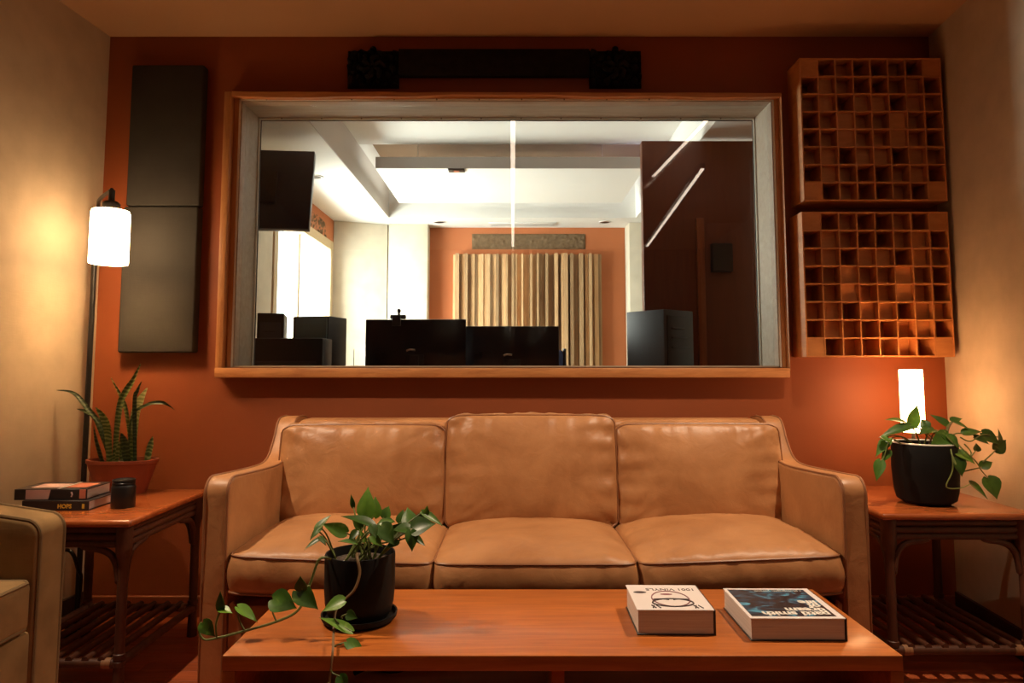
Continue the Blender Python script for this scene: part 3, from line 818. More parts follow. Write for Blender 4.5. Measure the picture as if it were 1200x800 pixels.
# long black carved board above the window
k0, k1 = Xp(408, 85, WY), Xp(751, 85, WY)
e0, e1 = Xp(468, 85, WY), Xp(690, 85, WY)
zt, zm, zb = Zp(61, WY), Zp(92, WY), Zp(104, WY)
t = thing('carved_lintel_board', ((k0 + k1) / 2, WY, zb), 'long black wooden board with carved ends above the window', 'carving')
to_obj('board', box(e0, e1, WY - 0.035, WY, zm, zt, 0.004), M_CARVE, t)
for a, b, s in ((k0, e0, 2.0), (e1, k1, 8.0)):
    to_obj('carved_end', relief(a, b, zb, zt, WY, 0.038, 44, 32, 30, s), M_CARVE, t)
    cx, cz = (a + b) / 2, (zt + zb) / 2
    petals = [tube(smooth_path([(cx + 0.055 * math.cos(q), WY - 0.030, cz + 0.055 * math.sin(q)), (cx + 0.036 * math.cos(q + 0.5), WY - 0.046, cz + 0.036 * math.sin(q + 0.5)), (cx + 0.008 * math.cos(q), WY - 0.040, cz + 0.008 * math.sin(q))], 4), [0.004, 0.010, 0.010, 0.012, 0.012, 0.010, 0.010, 0.008, 0.005], 6) for q in [i * math.pi / 3 for i in range(6)]]
    to_obj('carved_flower', join(*petals), M_CARVE, t)
    to_obj('finial', lathe([(0, 0), (0.016, 0), (0.013, 0.012), (0.006, 0.018), (0, 0.020)], ((a + b) / 2, WY - 0.018, zt - 0.001), 12), M_CARVE, t)

# wooden grid diffusers
PAT = ['FDMDDMDF', 'DSMDDMSD', 'MSDSSDSM', 'DMGMMGMD', 'DMGMMGMD', 'MSDSSDSM', 'DSMDDMSD', 'FDMDDMDF']
DEP = {'F': 0.0, 'G': 0.014, 'S': 0.030, 'M': 0.055, 'D': 0.105}
DD = 0.135
def grid_diffuser(x0, x1, z0, z1, label):
    W = min(x1 - x0, 9); Hh = z1 - z0
    t = thing('grid_diffuser', ((x0 + x1) / 2, WY, z0), label, 'diffuser', 'wooden grid diffusers')
    th = 0.0055
    yf = WY - DD
    to_obj('side_board', box(x0, x0 + th, yf, WY, z0, z1), M_DIFF, t)
    to_obj('side_board', box(x1 - th, x1, yf, WY, z0, z1), M_DIFF, t)
    to_obj('end_board', box(x0 + th, x1 - th, yf, WY, z0, z0 + th), M_DIFF, t)
    to_obj('end_board', box(x0 + th, x1 - th, yf, WY, z1 - th, z1), M_DIFF, t)
    to_obj('back_board', box(x0 + th, x1 - th, WY - 0.008, WY, z0 + th, z1 - th), M_DIFF, t)
    cw, chh = (W - th) / 8, (Hh - th) / 8
    fv = to_obj('fin', box(-th / 2, th / 2, yf + 0.001, WY - 0.008, z0 + th, z1 - th), M_DIFF, t)
    base = Vector((t.location.x, t.location.y, t.location.z))
    fv.location = (x0 + th / 2 + cw, 0, 0)
    for i in range(2, 8): inst(fv, 'fin', t, (x0 + th / 2 + cw * i, 0, 0))
    fh = to_obj('fin', box(x0 + th, x1 - th, yf + 0.0015, WY - 0.008, -th / 2, th / 2), M_DIFF, t)
    fh.location = (0, 0, z0 + th / 2 + chh)
    for i in range(2, 8): inst(fh, 'fin', t, (0, 0, z0 + th / 2 + chh * i))
    srcs = {}
    for r in range(8):
        for c in range(8):
            k = PAT[r][c]
            X = x0 + th / 2 + cw * (c + 0.5); Z = z1 - th / 2 - chh * (r + 0.5)
            if k not in srcs:
                o = to_obj('block', box(-cw / 2 + th / 2, cw / 2 - th / 2, yf + 0.0025 + DEP[k], WY - 0.008, -chh / 2 + th / 2, chh / 2 - th / 2), M_DIFF, t, smooth=False)
                o.location = (X, 0, Z)
                srcs[k] = o
            else: inst(srcs[k], 'block', t, (X, 0, Z))
    return t
dy = WY - DD
dx0 = (Xp(937, 68, dy) + Xp(944, 235, dy)) / 2 - 0.003; dx1 = (Xp(1102, 70, dy) + Xp(1111, 235, dy)) / 2
grid_diffuser(dx0, dx1, Zp(235, dy), Zp(68, dy), 'upper square wooden grid diffuser right of the window')
dx0 = (Xp(941, 248, dy) + Xp(946, 418, dy)) / 2 - 0.004; dx1 = (Xp(1112, 248, dy) + Xp(1118, 418, dy)) / 2
grid_diffuser(dx0, dx1, Zp(418, dy), Zp(248, dy), 'lower square wooden grid diffuser just above the table lamp')

# ================================================================== SOFA
SF, SB = 2.11, 2.90
SX0, SX1 = Xp(237, 600, SF), Xp(1018, 600, SF)
AT = 0.078
sofa = thing('sofa', ((SX0 + SX1) / 2, (SF + SB) / 2, 0), 'tan leather three-seat sofa with sweeping arms under the studio window', 'sofa')
ZT = Zp(559, SF) - 0.004
def arm_profile():
    ctl = [(SF, 0.10), (SF, ZT - 0.05)]
    for k in range(1, 6):
        a = math.pi - k * math.pi / 2 / 5
        ctl.append((SF + 0.05 + 0.05 * math.cos(a), ZT - 0.05 + 0.05 * math.sin(a)))
    back = smooth_path([(SF + 0.05, ZT), (2.35, ZT - 0.012), (2.55, ZT - 0.020), (2.64, ZT - 0.005), (2.70, ZT + 0.05), (2.735, ZT + 0.105), (2.77, ZT + 0.13), (2.84, ZT + 0.135)], 4)
    ctl += [(p.x, p.y) for p in [Vector((b.x, b.y)) for b in [Vector((q.x, q.y, 0)) for q in back[1:]]]]
    ctl += [(SB, ZT + 0.125), (SB, 0.10)]
    return ctl
def smooth2(pts, k): return smooth_path([(a, b, 0) for a, b in pts], k)
def arm_profile():
    ctl = [(SF, 0.10), (SF, ZT - 0.05)]
    for k in range(1, 6):
        a = math.pi - k * math.pi / 2 / 5
        ctl.append((SF + 0.05 + 0.05 * math.cos(a), ZT - 0.05 + 0.05 * math.sin(a)))
    back = smooth2([(SF + 0.05, ZT), (2.35, ZT - 0.012), (2.55, ZT - 0.020), (2.64, ZT - 0.005), (2.70, ZT + 0.05), (2.735, ZT + 0.105), (2.77, ZT + 0.13), (2.84, ZT + 0.135)], 4)
    ctl += [(p.x, p.y) for p in back[1:]]
    ctl += [(SB, ZT + 0.125), (SB, 0.10)]
    return ctl
prof = arm_profile()
TOPZ = ZT + 0.13
for xa, xb in ((SX0, SX0 + AT), (SX1 - AT, SX1)):
    arm = to_obj('arm', prism(prof, 'X', xa, xb, 0.010, 3), M_LEATH, sofa, ang=50)
    path = prof[:-1]
    for xx in (xa + 0.006, xb - 0.006):
        to_obj('piping', tube([(xx, a + (0.003 if i == 0 else 0), b) for i, (a, b) in enumerate(prof[:-1])], 0.0042, 6), M_PIPE, arm)
IX0, IX1 = SX0 + AT, SX1 - AT
to_obj('back', box(IX0 - 0.002, IX1 + 0.002, 2.745, SB - 0.01, 0.12, TOPZ - 0.004, 0.03, 4), M_LEATH, sofa, ang=50)
to_obj('base', box(IX0, IX1, SF + 0.035, 2.78, 0.11, 0.325, 0.008, 2), M_LEATH, sofa)
for x in (SX0 + 0.05, SX1 - 0.05):
    for y in (SF + 0.06, SB - 0.06): to_obj('leg', lathe([(0, 0), (0.016, 0), (0.024, 0.10), (0.024, 0.13), (0, 0.13)], (x, y, 0), 14), M_LEGW, sofa)
# loose pointed leather corner flaps beside the base
for s, x in ((1, IX0 + 0.004), (-1, IX1 - 0.004)):
    bm = prism([(x, 0.12), (x + s * 0.085, 0.12), (x + s * 0.045, 0.24), (x + s * 0.012, 0.345), (x, 0.335)], 'Y', SF + 0.010, SF + 0.030, 0.004, 2)
    to_obj('corner_flap', bm, M_LEATH, sofa)

def cushion(name, parent, w, d, h, crown_t, crown_b, M, seed, fold=0.006, n=44, m=36, sag=0.0):
    """boxed leather cushion: local x width, y depth, z thickness (top = +z), origin at the centre"""
    bm = bmesh.new()
    def plan(u, v):
        x = w / 2 * u * (1 + 0.010 * (1 - v * v)); y = d / 2 * v * (1 + 0.012 * (1 - u * u))
        q = max(0, abs(u) - 0.82) / 0.18 * max(0, abs(v) - 0.82) / 0.18
        x -= math.copysign(0.011 * q * q, u); y -= math.copysign(0.011 * q * q, v)
        return x, y
    def dome(u, v, c, sgn):
        e = (1 - abs(u) ** 2.6) * (1 - abs(v) ** 2.6)
        z = sgn * (h / 2 + c * max(e, 0) ** 0.55)
        x, y = plan(u, v)
        du, dv = (1 - abs(u)) * w / 2, (1 - abs(v)) * d / 2
        lim = min(1, min(du, dv) / 0.02)
        f = 0
        f += math.exp(-dv / 0.07) * noise.noise((x * 26, seed + math.copysign(3, v), y * 5))
        f += math.exp(-du / 0.07) * noise.noise((y * 24, seed + 9 + math.copysign(3, u), x * 5))
        rc = math.hypot(du, dv); an = math.atan2(dv, du)
        f += 0.9 * math.exp(-rc / 0.10) * noise.noise((an * 7.5, seed + 21 + math.copysign(5, u) + math.copysign(11, v), rc * 3))
        g = noise.noise((x * 5.5, y * 5.5, seed + 40)) * 0.5 + 0.5 * noise.noise((x * 11, y * 3.2, seed + 60))
        z += sgn * lim * (fold * f + fold * 0.8 * g * max(e, 0)) * (1.0 if sgn > 0 else 0.25)
        return Vector((x, y, z))
    top = [[None] * (m + 1) for _ in range(n + 1)]
    bot = [[None] * (m + 1) for _ in range(n + 1)]
    def wp(t): # denser samples near the borders
        return math.copysign(1 - (1 - abs(t)) ** 1.25, t)
    for i in range(n + 1):
        for j in range(m + 1):
            u, v = wp(2 * i / n - 1), wp(2 * j / m - 1)
            top[i][j] = bm.verts.new(dome(u, v, crown_t, 1))
            bot[i][j] = bm.verts.new(dome(u, v, crown_b, -1))
    for i in range(n):
        for j in range(m):
            bm.faces.new((top[i][j], top[i + 1][j], top[i + 1][j + 1], top[i][j + 1]))
            bm.faces.new((bot[i][j], bot[i][j + 1], bot[i + 1][j + 1], bot[i + 1][j]))
    idx = [(i, 0) for i in range(n)] + [(n, j) for j in range(m)] + [(i, m) for i in range(n, 0, -1)] + [(0, j) for j in range(m, 0, -1)]
    L = len(idx)
    rows = [[top[i][j] for i, j in idx]]
    K = 5
    for k in range(1, K):
        t = k / K
        row = []
        for q, (i, j) in enumerate(idx):
            a, b = top[i][j].co, bot[i][j].co
            p = a.lerp(b, t)
            out = Vector((p.x / (w / 2), p.y / (d / 2), 0))
            if abs(out.x) >= abs(out.y): out = Vector((math.copysign(1, out.x), 0.2 * out.y, 0))
            else: out = Vector((0.2 * out.x, math.copysign(1, out.y), 0))
            s = noise.noise((p.x * 30, p.y * 22, seed + 77 + t * 0.8))
            p = p + out * (math.sin(math.pi * t) * (0.012 + 0.0065 * s))
            row.append(bm.verts.new(p))
        rows.append(row)
    rows.append([bot[i][j] for i, j in idx])
    for A, B in zip(rows, rows[1:]):
        for q in range(L): bm.faces.new((A[q], B[q], B[(q + 1) % L], A[(q + 1) % L]))
    loops = []
    for g in (top, bot): loops.append([g[i][j].co.copy() for i, j in idx])
    bmesh.ops.recalc_face_normals(bm, faces=bm.faces[:])
    if sag:
        def sg(p): return Vector((p.x, p.y, p.z))
    tf(bm, M)
    o = to_obj(name, bm, M_LEATH if name != 'khaki' else M_KHAKI, parent, ang=60)
    for lp in loops:
        to_obj('piping', tube([M @ p for p in lp], 0.0040, 6, True), M_PIPE, o)
    return o
# seat cushions
seat_f, seat_b = SF - 0.015, 2.68
cwid = (IX1 - IX0) / 3
for i in range(3):
    cx = IX0 + cwid * (i + 0.5)
    tilt = (R(2.3), 0.0, R(-2.3))[i]
    zc = 0.405 + (0.006 if i != 1 else -0.006)
    M = Matrix.Translation((cx, (seat_f + seat_b) / 2, zc)) @ Matrix.Rotation(tilt, 4, 'Y') @ Matrix.Rotation(R(-1.0), 4, 'X')
    cushion('seat_cushion', sofa, cwid - 0.008, seat_b - seat_f, 0.105, 0.053, 0.012, M, 3.7 + i * 13.1, 0.0085)
# back cushions, leaning
bw = [Xp(521, 550, 2.60) - Xp(325, 550, 2.60), Xp(723, 550, 2.60) - Xp(522, 550, 2.60), Xp(919, 550, 2.60) - Xp(724, 550, 2.60)]
bc = [(Xp(521, 550, 2.60) + Xp(325, 550, 2.60)) / 2, (Xp(723, 550, 2.60) + Xp(522, 550, 2.60)) / 2, (Xp(919, 550, 2.60) + Xp(724, 550, 2.60)) / 2]
for i in range(3):
    ztop = (Zp(499, 2.68), Zp(488, 2.68), Zp(498, 2.68))[i]
    zbot = 0.440
    hh = ztop - zbot
    M = Matrix.Translation((bc[i], 2.665, (ztop + zbot) / 2)) @ Matrix.Rotation(R(90 - 9), 4, 'X')
    cushion('back_cushion', sofa, bw[i] - 0.004, hh, 0.105, 0.045, 0.010, M, 111.3 + i * 17.7, 0.015)

# ================================================================== COFFEE TABLE
TZ = 0.42
fl_, fr_ = onz(260, 768, TZ), onz(1057, 767, TZ)
bl_ = onz(330, 690, TZ)
TF, TB = fl_.y, bl_.y
TX0, TX1 = fl_.x, fr_.x
ct = thing('coffee_table', ((TX0 + TX1) / 2, (TF + TB) / 2, 0), 'long cherry wood coffee table in front of the sofa', 'coffee table')
th = 0.032
to_obj('top', box(TX0, TX1, TF, TB, TZ - th, TZ, 0.0025, 2), M_TABLE, ct)
to_obj('end_leg', box(TX0, TX0 + 0.028, TF, TB, 0, TZ - th, 0.002), M_TABLE, ct)
to_obj('end_leg', box(TX1 - 0.028, TX1, TF, TB, 0, TZ - th, 0.002), M_TABLE, ct)
mx = Xp(655, 790, TF)
to_obj('middle_support', box(mx - 0.014, mx + 0.014, TF + 0.03, TB - 0.02, 0.245, TZ - th, 0.002), M_TABLE, ct)
to_obj('shelf', box(TX0 + 0.028, TX1 - 0.028, TF + 0.05, TB - 0.01, 0.225, 0.245, 0.002), M_TABLE, ct)
bx = onz(430, 788, 0.252)
solo('coiled_cable', tube(smooth_path([(bx.x - 0.03, TB - 0.14, 0.255), (bx.x + 0.04, TB - 0.08, 0.265), (bx.x + 0.12, TB - 0.06, 0.285), (bx.x + 0.16, TB - 0.09, 0.27), (bx.x + 0.06, TB - 0.12, 0.252), (bx.x - 0.02, TB - 0.05, 0.256), (bx.x + 0.08, TB - 0.04, 0.30), (bx.x + 0.2, TB - 0.10, 0.252)], 6), 0.006, 8), M_SPKD, 'black cable coiled on the shelf below the coffee table top', 'cable')

# ------------------------------------------------------------------ leaves and plants
def leaf_bm(base, tip, width, face=None, curl=0.12, fold=0.22, heart=True, n=7):
    """a heart-shaped blade from base to tip (world); face: rough normal"""
    base, tip = Vector(base), Vector(tip)
    ax = tip - base
    L = ax.length
    ax.normalize()
    nrm = Vector(face or (0, -1, 0.35))
    nrm = (nrm - ax * nrm.dot(ax)).normalized()
    sd = ax.cross(nrm)
    bm = bmesh.new()
    rows = []
    prof = [(-0.10, 0.36), (0.0, 0.74), (0.16, 0.98), (0.34, 0.98), (0.54, 0.76), (0.74, 0.42), (0.89, 0.14), (1.0, 0.0)] if heart else [(0, 0.2), (0.15, 0.7), (0.4, 1), (0.65, 0.85), (0.85, 0.45), (1, 0)]
    mid = []
    for t, w in prof:
        tt = max(t, 0.0) if w != 0.36 else t
        bend = -curl * L * (max(t, 0) ** 2)
        c = base + ax * (L * max(t, 0.0)) + nrm * bend
        wr = width / 2 * w
        row = []
        for k in (-1, -0.55, 0, 0.55, 1):
            lift = fold * wr * abs(k) ** 1.5 - fold * 0.35 * wr * (abs(k) > 0.9)
            back = L * (t if t < 0 else 0) * (1 if abs(k) > 0.3 else 0)
            row.append(c + sd * (wr * k) + nrm * lift + ax * back)
        rows.append(row)
    vs = [[bm.verts.new(p) for p in r] for r in rows[:-1]]
    tipv = bm.verts.new(rows[-1][2])
    for A, B in zip(vs, vs[1:]):
        for k in range(4): bm.faces.new((A[k], A[k + 1], B[k + 1], B[k]))
    for k in range(4): bm.faces.new((vs[-1][k], vs[-1][k + 1], tipv))
    bmesh.ops.remove_doubles(bm, verts=bm.verts[:], dist=1e-5)
    # give the blade its thickness
    geom = bm.faces[:]
    ret = bmesh.ops.solidify(bm, geom=geom, thickness=0.0007)
    return bm
def leaf_px(plant, b, t, wpx, Yb, Yt, face=None, mat=None, curl=0.16, fold=0.42):
    fc = Vector(face or FR) + Vector((random.uniform(-0.22, 0.22), random.uniform(-0.25, 0.1), random.uniform(-0.1, 0.35)))
    face = fc
    B, T = at(*b, Yb), at(*t, Yt)
    w = wpx / F_PX * (Yb + Yt) / 2 * 1.18
    o = to_obj('leaf', leaf_bm(B, T, w, face, curl, fold), mat or M_LEAF, plant, ang=70)
    return B
def stem(plant, pts, r0, r1, mat=None, name='stem', k=5):
    path = smooth_path(pts, k)
    n = len(path)
    to_obj(name, tube(path, [r0 + (r1 - r0) * i / (n - 1) for i in range(n)], 6), mat or M_VINE, plant)

def pot_bm(prof): return prof
# --- pothos on the coffee table
pc0 = onz(421, 726, TZ)
PR = 39.5 / F_PX * pc0.y
plant = thing('potted_pothos', (pc0.x, pc0.y, TZ), 'trailing pothos in a black pot on the coffee table', 'potted plant')
sH = 0.018
to_obj('saucer', lathe([(0, 0), (PR * 0.92, 0), (PR * 1.06, 0.010), (PR * 1.08, 0.020), (PR * 1.03, 0.020), (PR * 0.98, 0.010), (0, 0.009)], (pc0.x, pc0.y, TZ), 40), M_BLACK, plant)
PH = Zp(653, pc0.y - PR * 0.6) - TZ
to_obj('pot', lathe([(0, 0.0095), (PR * 0.78, 0.0095), (PR * 0.90, 0.020), (PR * 0.97, 0.045), (PR, 0.08), (PR, PH - 0.004), (PR * 0.985, PH), (PR * 0.94, PH), (PR * 0.93, PH - 0.02), (PR * 0.93, PH - 0.03), (0, PH - 0.03)], (pc0.x, pc0.y, TZ), 44), M_BLACK, plant)
to_obj('soil', lathe([(PR * 0.93, 0), (PR * 0.7, 0.006), (PR * 0.4, 0.004), (0, 0.010)], (pc0.x, pc0.y, TZ + PH - 0.022), 24), M_SOIL, plant)
cy = pc0.y
root = Vector((pc0.x, cy, TZ + PH - 0.016))
UP = (0.1, -0.55, 0.85); FR = (0, -1, 0.3); LF = (-0.5, -0.8, 0.3); RT = (0.5, -0.8, 0.35)
CL = [ # base px, tip px, width, Yb-offset, Yt-offset, face, young
    ((429, 605), (430, 569), 18, 0.00, 0.02, FR, 1), ((438, 605), (441, 581), 14, 0.03, 0.04, RT, 1), ((414, 594), (411, 579), 5, 0.05, 0.05, FR, 0),
    ((437, 615), (402, 600), 13, -0.03, -0.05, UP, 0), ((371, 621), (386, 601), 10, -0.02, 0.0, LF, 0), ((376, 618), (362, 631), 8, -0.02, -0.04, UP, 0),
    ((405, 624), (378, 613), 14, -0.01, -0.03, FR, 1), ((375, 631), (355, 642), 6, -0.04, -0.06, UP, 0), ((374, 629), (383, 638), 6, -0.04, -0.05, UP, 0),
    ((417, 636), (398, 631), 8, -0.05, -0.08, UP, 0), ((484, 620), (509, 611), 22, -0.04, -0.05, (-0.25, -0.7, 0.8), 0), ((481, 618), (478, 592), 17, -0.01, 0.02, RT, 0),
    ((481, 620), (460, 619), 15, -0.03, -0.05, UP, 0), ((482, 622), (483, 646), 13, -0.05, -0.07, FR, 0), ((484, 628), (499, 638), 8, -0.04, -0.05, RT, 0),
    ((495, 600), (521, 614), 9, 0.0, 0.0, UP, 1), ((499, 603), (501, 592), 6, 0.0, 0.0, RT, 1), ((447, 616), (461, 637), 18, -0.04, -0.07, FR, 0),
    ((436, 616), (441, 629), 10, -0.06, -0.08, FR, 0), ((445, 614), (461, 608), 9, -0.03, -0.03, UP, 1), ((452, 611), (463, 610), 9, 0.0, 0.0, UP, 0),
    ((458, 628), (470, 612), 13, 0.01, 0.0, FR, 0), ((466, 634), (452, 641), 9, -0.04, -0.06, UP, 0), ((450, 606), (456, 592), 11, 0.04, 0.05, RT, 0), ((424, 618), (412, 608), 9, 0.02, 0.02, FR, 1),
    ((470, 612), (472, 596), 11, 0.03, 0.04, FR, 0), ((436, 628), (448, 640), 9, -0.06, -0.08, FR, 1), ((418, 622), (408, 634), 8, -0.03, -0.05, UP, 0), ((490, 612), (505, 600), 13, 0.0, 0.01, FR, 0),
    ((428, 634), (421, 619), 5, -0.02, -0.02, FR, 1), ((444, 625), (430, 612), 11, 0.03, 0.05, FR, 0), ((455, 622), (470, 630), 9, 0.0, -0.02, UP, 0),
]
for i, (b, t_, w, yb, yt, fc, yg) in enumerate(CL):
    B = leaf_px(plant, b, t_, w, cy + yb, cy + yt, fc, M_LEAFL if yg else M_LEAF)
    s0 = root + Vector((random.uniform(-0.035, 0.035), random.uniform(-0.03, 0.03), 0.0))
    if b[0] > 475: s0 = root + Vector((0.045, -0.03, 0.004))
    if b[0] < 385: s0 = root + Vector((-0.055, -0.02, 0.004))
    mid = s0.lerp(B, 0.55) + Vector((0, 0, 0.012))
    stem(plant, [s0, mid, B], 0.0026, 0.0016)
def V(lst): return [at(x, y, Y) for x, y, Y in lst]
rf = cy - PR
va = [(388, 655, cy - 0.06), (379, 653, cy - 0.08), (372, 659, cy - 0.085), (363, 685, cy - 0.09), (350, 714, cy - 0.10), (324, 728, cy - 0.11), (287, 739, cy - 0.12), (252, 748, cy - 0.125), (238, 748.5, cy - 0.125), (232.6, 737, cy - 0.125), (236, 729, cy - 0.125)]
stem(plant, V(va), 0.0034, 0.0024, name='vine')
vb_ = [(418, 648, rf + 0.02), (419, 655, rf - 0.004), (421.5, 672, rf - 0.012), (415, 691, rf - 0.018), (402, 704, rf - 0.022), (393, 717, rf - 0.03), (391, 741, rf - 0.07), (390, 762, TF - 0.012), (387, 790, TF - 0.018), (384, 815, TF - 0.018)]
stem(plant, V(vb_), 0.0036, 0.0026, M_VINEB, name='vine')
YA, YB = cy - 0.11, rf - 0.03
VL = [ # stem from px, base px, tip px, width, depth, face
    ((324, 728), (320, 702), (347, 711), 23, YA, FR, 0), ((352, 706), (348, 692), (373, 713), 19, YA, RT, 0), ((363, 686), (354, 691), (351, 676), 13, YA, FR, 0),
    ((287, 739), (279, 711), (303, 726), 12, YA - 0.01, UP, 1), ((254, 747), (259, 715), (257, 694), 9, YA - 0.015, FR, 0), ((254, 747), (258, 714), (272, 716), 10, YA - 0.015, UP, 1),
    ((236, 729), (238, 729), (251, 746), 14, YA - 0.015, FR, 1),
    ((402, 704), (403, 704), (376, 714), 16, YB, UP, 1), ((392, 724), (411, 739), (376, 720), 11, YB - 0.03, UP, 1), ((401, 725), (407, 719), (418, 724), 10, YB - 0.03, FR, 0),
    ((391, 758), (407, 752), (430, 767), 13, YB - 0.05, UP, 0), ((388, 785), (398, 792), (407, 808), 12, TF - 0.02, FR, 0), ((386, 800), (380, 806), (372, 820), 12, TF - 0.02, FR, 0),
]
for sfrom, b, t_, w, Y, fc, yg in VL:
    B = leaf_px(plant, b, t_, w, Y, Y - 0.01, fc, M_LEAFL if yg else M_LEAF)
    A = at(*sfrom, Y)
    if (A - B).length > 0.006: stem(plant, [A, A.lerp(B, 0.5) + Vector((-0.006, 0, 0.0)), B], 0.0022, 0.0015)

# --- pothos on the right side table
SZ = 0.55
rp = onz(1086, 589, SZ)
RR = 39.5 / F_PX * rp.y * 0.88
rpl = thing('potted_pothos', (rp.x, rp.y, SZ), 'bushy pothos in a black pot in front of the table lamp', 'potted plant')
RH = Zp(520, rp.y - RR * 0.4) - SZ
to_obj('foot', lathe([(0, 0), (RR * 0.5, 0), (RR * 0.5, 0.006), (0, 0.006)], (rp.x, rp.y, SZ), 30), M_BLACK, rpl)
to_obj('pot', lathe([(0, 0.005), (RR * 0.72, 0.005), (RR * 0.88, 0.016), (RR * 0.95, 0.05), (RR, RH * 0.6), (RR * 0.985, RH - 0.004), (RR * 0.97, RH), (RR * 0.93, RH), (RR * 0.92, RH - 0.03), (0, RH - 0.03)], (rp.x, rp.y, SZ), 44), M_BLACK, rpl)
to_obj('rim', tube([(rp.x + RR * 0.95 * math.cos(a), rp.y + RR * 0.95 * math.sin(a), SZ + RH) for a in [i * 2 * math.pi / 36 for i in range(36)]], 0.0035, 6, True), M_BEAD, rpl)
to_obj('soil', lathe([(RR * 0.92, 0), (RR * 0.5, 0.008), (0, 0.012)], (rp.x, rp.y, SZ + RH - 0.028), 24), M_SOIL, rpl)
ry = rp.y
rroot = Vector((rp.x + 0.02, ry, SZ + RH - 0.02))
RL = [
    ((1067, 499), (1078, 473), 13, -0.02, 0.0, FR, 1), ((1061, 495), (1039, 488), 9, -0.02, -0.04, UP, 0), ((1066, 499), (1031, 508), 11, -0.04, -0.07, UP, 0),
    ((1087, 501), (1079, 490), 10, -0.02, 0.0, LF, 0), ((1094, 503), (1077, 506), 13, -0.03, -0.05, UP, 0), ((1111, 510), (1090, 528), 18, -0.07, -0.11, FR, 0),
    ((1111, 510), (1125, 524), 12, -0.07, -0.10, RT, 0), ((1111, 498), (1091, 484), 8, 0.0, 0.02, FR, 0), ((1115, 493), (1128, 489), 8, 0.0, 0.0, UP, 0),
    ((1117, 494), (1141, 503), 8, -0.02, -0.04, UP, 0), ((1129, 508), (1151, 503), 12, -0.04, -0.05, UP, 0), ((1151, 507), (1174, 520), 13, -0.04, -0.06, FR, 0),
    ((1166, 527), (1181, 515), 14, -0.04, -0.04, RT, 0), ((1171, 521), (1173, 502), 9, -0.03, -0.02, RT, 0), ((1144, 528), (1145, 519), 9, -0.05, -0.05, FR, 0),
    ((1142, 512), (1161, 519), 9, -0.05, -0.07, UP, 0), ((1121, 530), (1144, 541), 14, -0.08, -0.12, UP, 1), ((1122, 537), (1129, 558), 13, -0.10, -0.12, FR, 0),
    ((1150, 547), (1164, 540), 10, -0.06, -0.06, FR, 1), ((1137, 566), (1161, 583), 12, -0.09, -0.11, UP, 0), ((1157, 560), (1171, 584), 20, -0.08, -0.11, FR, 0),
    ((1041, 514), (1026, 533), 11, -0.06, -0.08, LF, 0), ((1041, 527), (1034, 542), 9, -0.07, -0.08, FR, 0), ((1032, 540), (1027, 563), 11, -0.08, -0.10, LF, 0),
    ((1033, 512), (1046, 518), 8, -0.07, -0.09, UP, 0), ((1100, 505), (1112, 516), 12, -0.05, -0.09, UP, 0),
]
for i, (b, t_, w, yb, yt, fc, yg) in enumerate(RL):
    B = leaf_px(rpl, b, t_, w, ry + yb, ry + yt, fc, M_LEAFL if yg else M_LEAF)
    if b[1] > 535 or b[0] > 1140: continue
    if b[0] < 1050 and b[1] > 520: continue
    s0 = rroot + Vector((random.uniform(-0.05, 0.05), random.uniform(-0.03, 0.03), 0))
    if b[0] < 1050: s0 = rroot + Vector((-0.06, -0.02, 0.01))
    if b[0] > 1110: s0 = rroot + Vector((0.03, -0.04, 0.01))
    stem(rpl, [s0, s0.lerp(B, 0.5) + Vector((0, 0, 0.02)), B], 0.003, 0.0018, M_VINEB if i % 2 else M_VINE)
for pts in ([(1112, 520, ry - 0.08), (1116, 535, ry - 0.12), (1116, 552, ry - 0.125), (1109, 570, ry - 0.125), (1124, 572, ry - 0.12), (1137, 567, ry - 0.1)],
            [(1108, 516, ry - 0.07), (1120, 543, ry - 0.13), (1117, 540, ry - 0.13)],
            [(1118, 515, ry - 0.06), (1130, 528, ry - 0.1), (1144, 541, ry - 0.1), (1150, 551, ry - 0.09), (1158, 560, ry - 0.08)],
            [(1130, 552, ry - 0.1), (1143, 549, ry - 0.1), (1150, 547, ry - 0.08)],
            [(1125, 512, ry - 0.05), (1137, 517, ry - 0.06), (1152, 509, ry - 0.05), (1170, 512, ry - 0.04)],
            [(1152, 541, ry - 0.06), (1162, 532, ry - 0.05), (1167, 527, ry - 0.04)],
            [(1130, 520, ry - 0.06), (1138, 530, ry - 0.08), (1134, 540, ry - 0.1), (1143, 528, ry - 0.06)],
            [(1056, 520, ry - 0.05), (1045, 514, ry - 0.07), (1040, 522, ry - 0.08), (1036, 535, ry - 0.08), (1032, 540, ry - 0.08)]):
    stem(rpl, V(pts), 0.0026, 0.0018, name='vine')

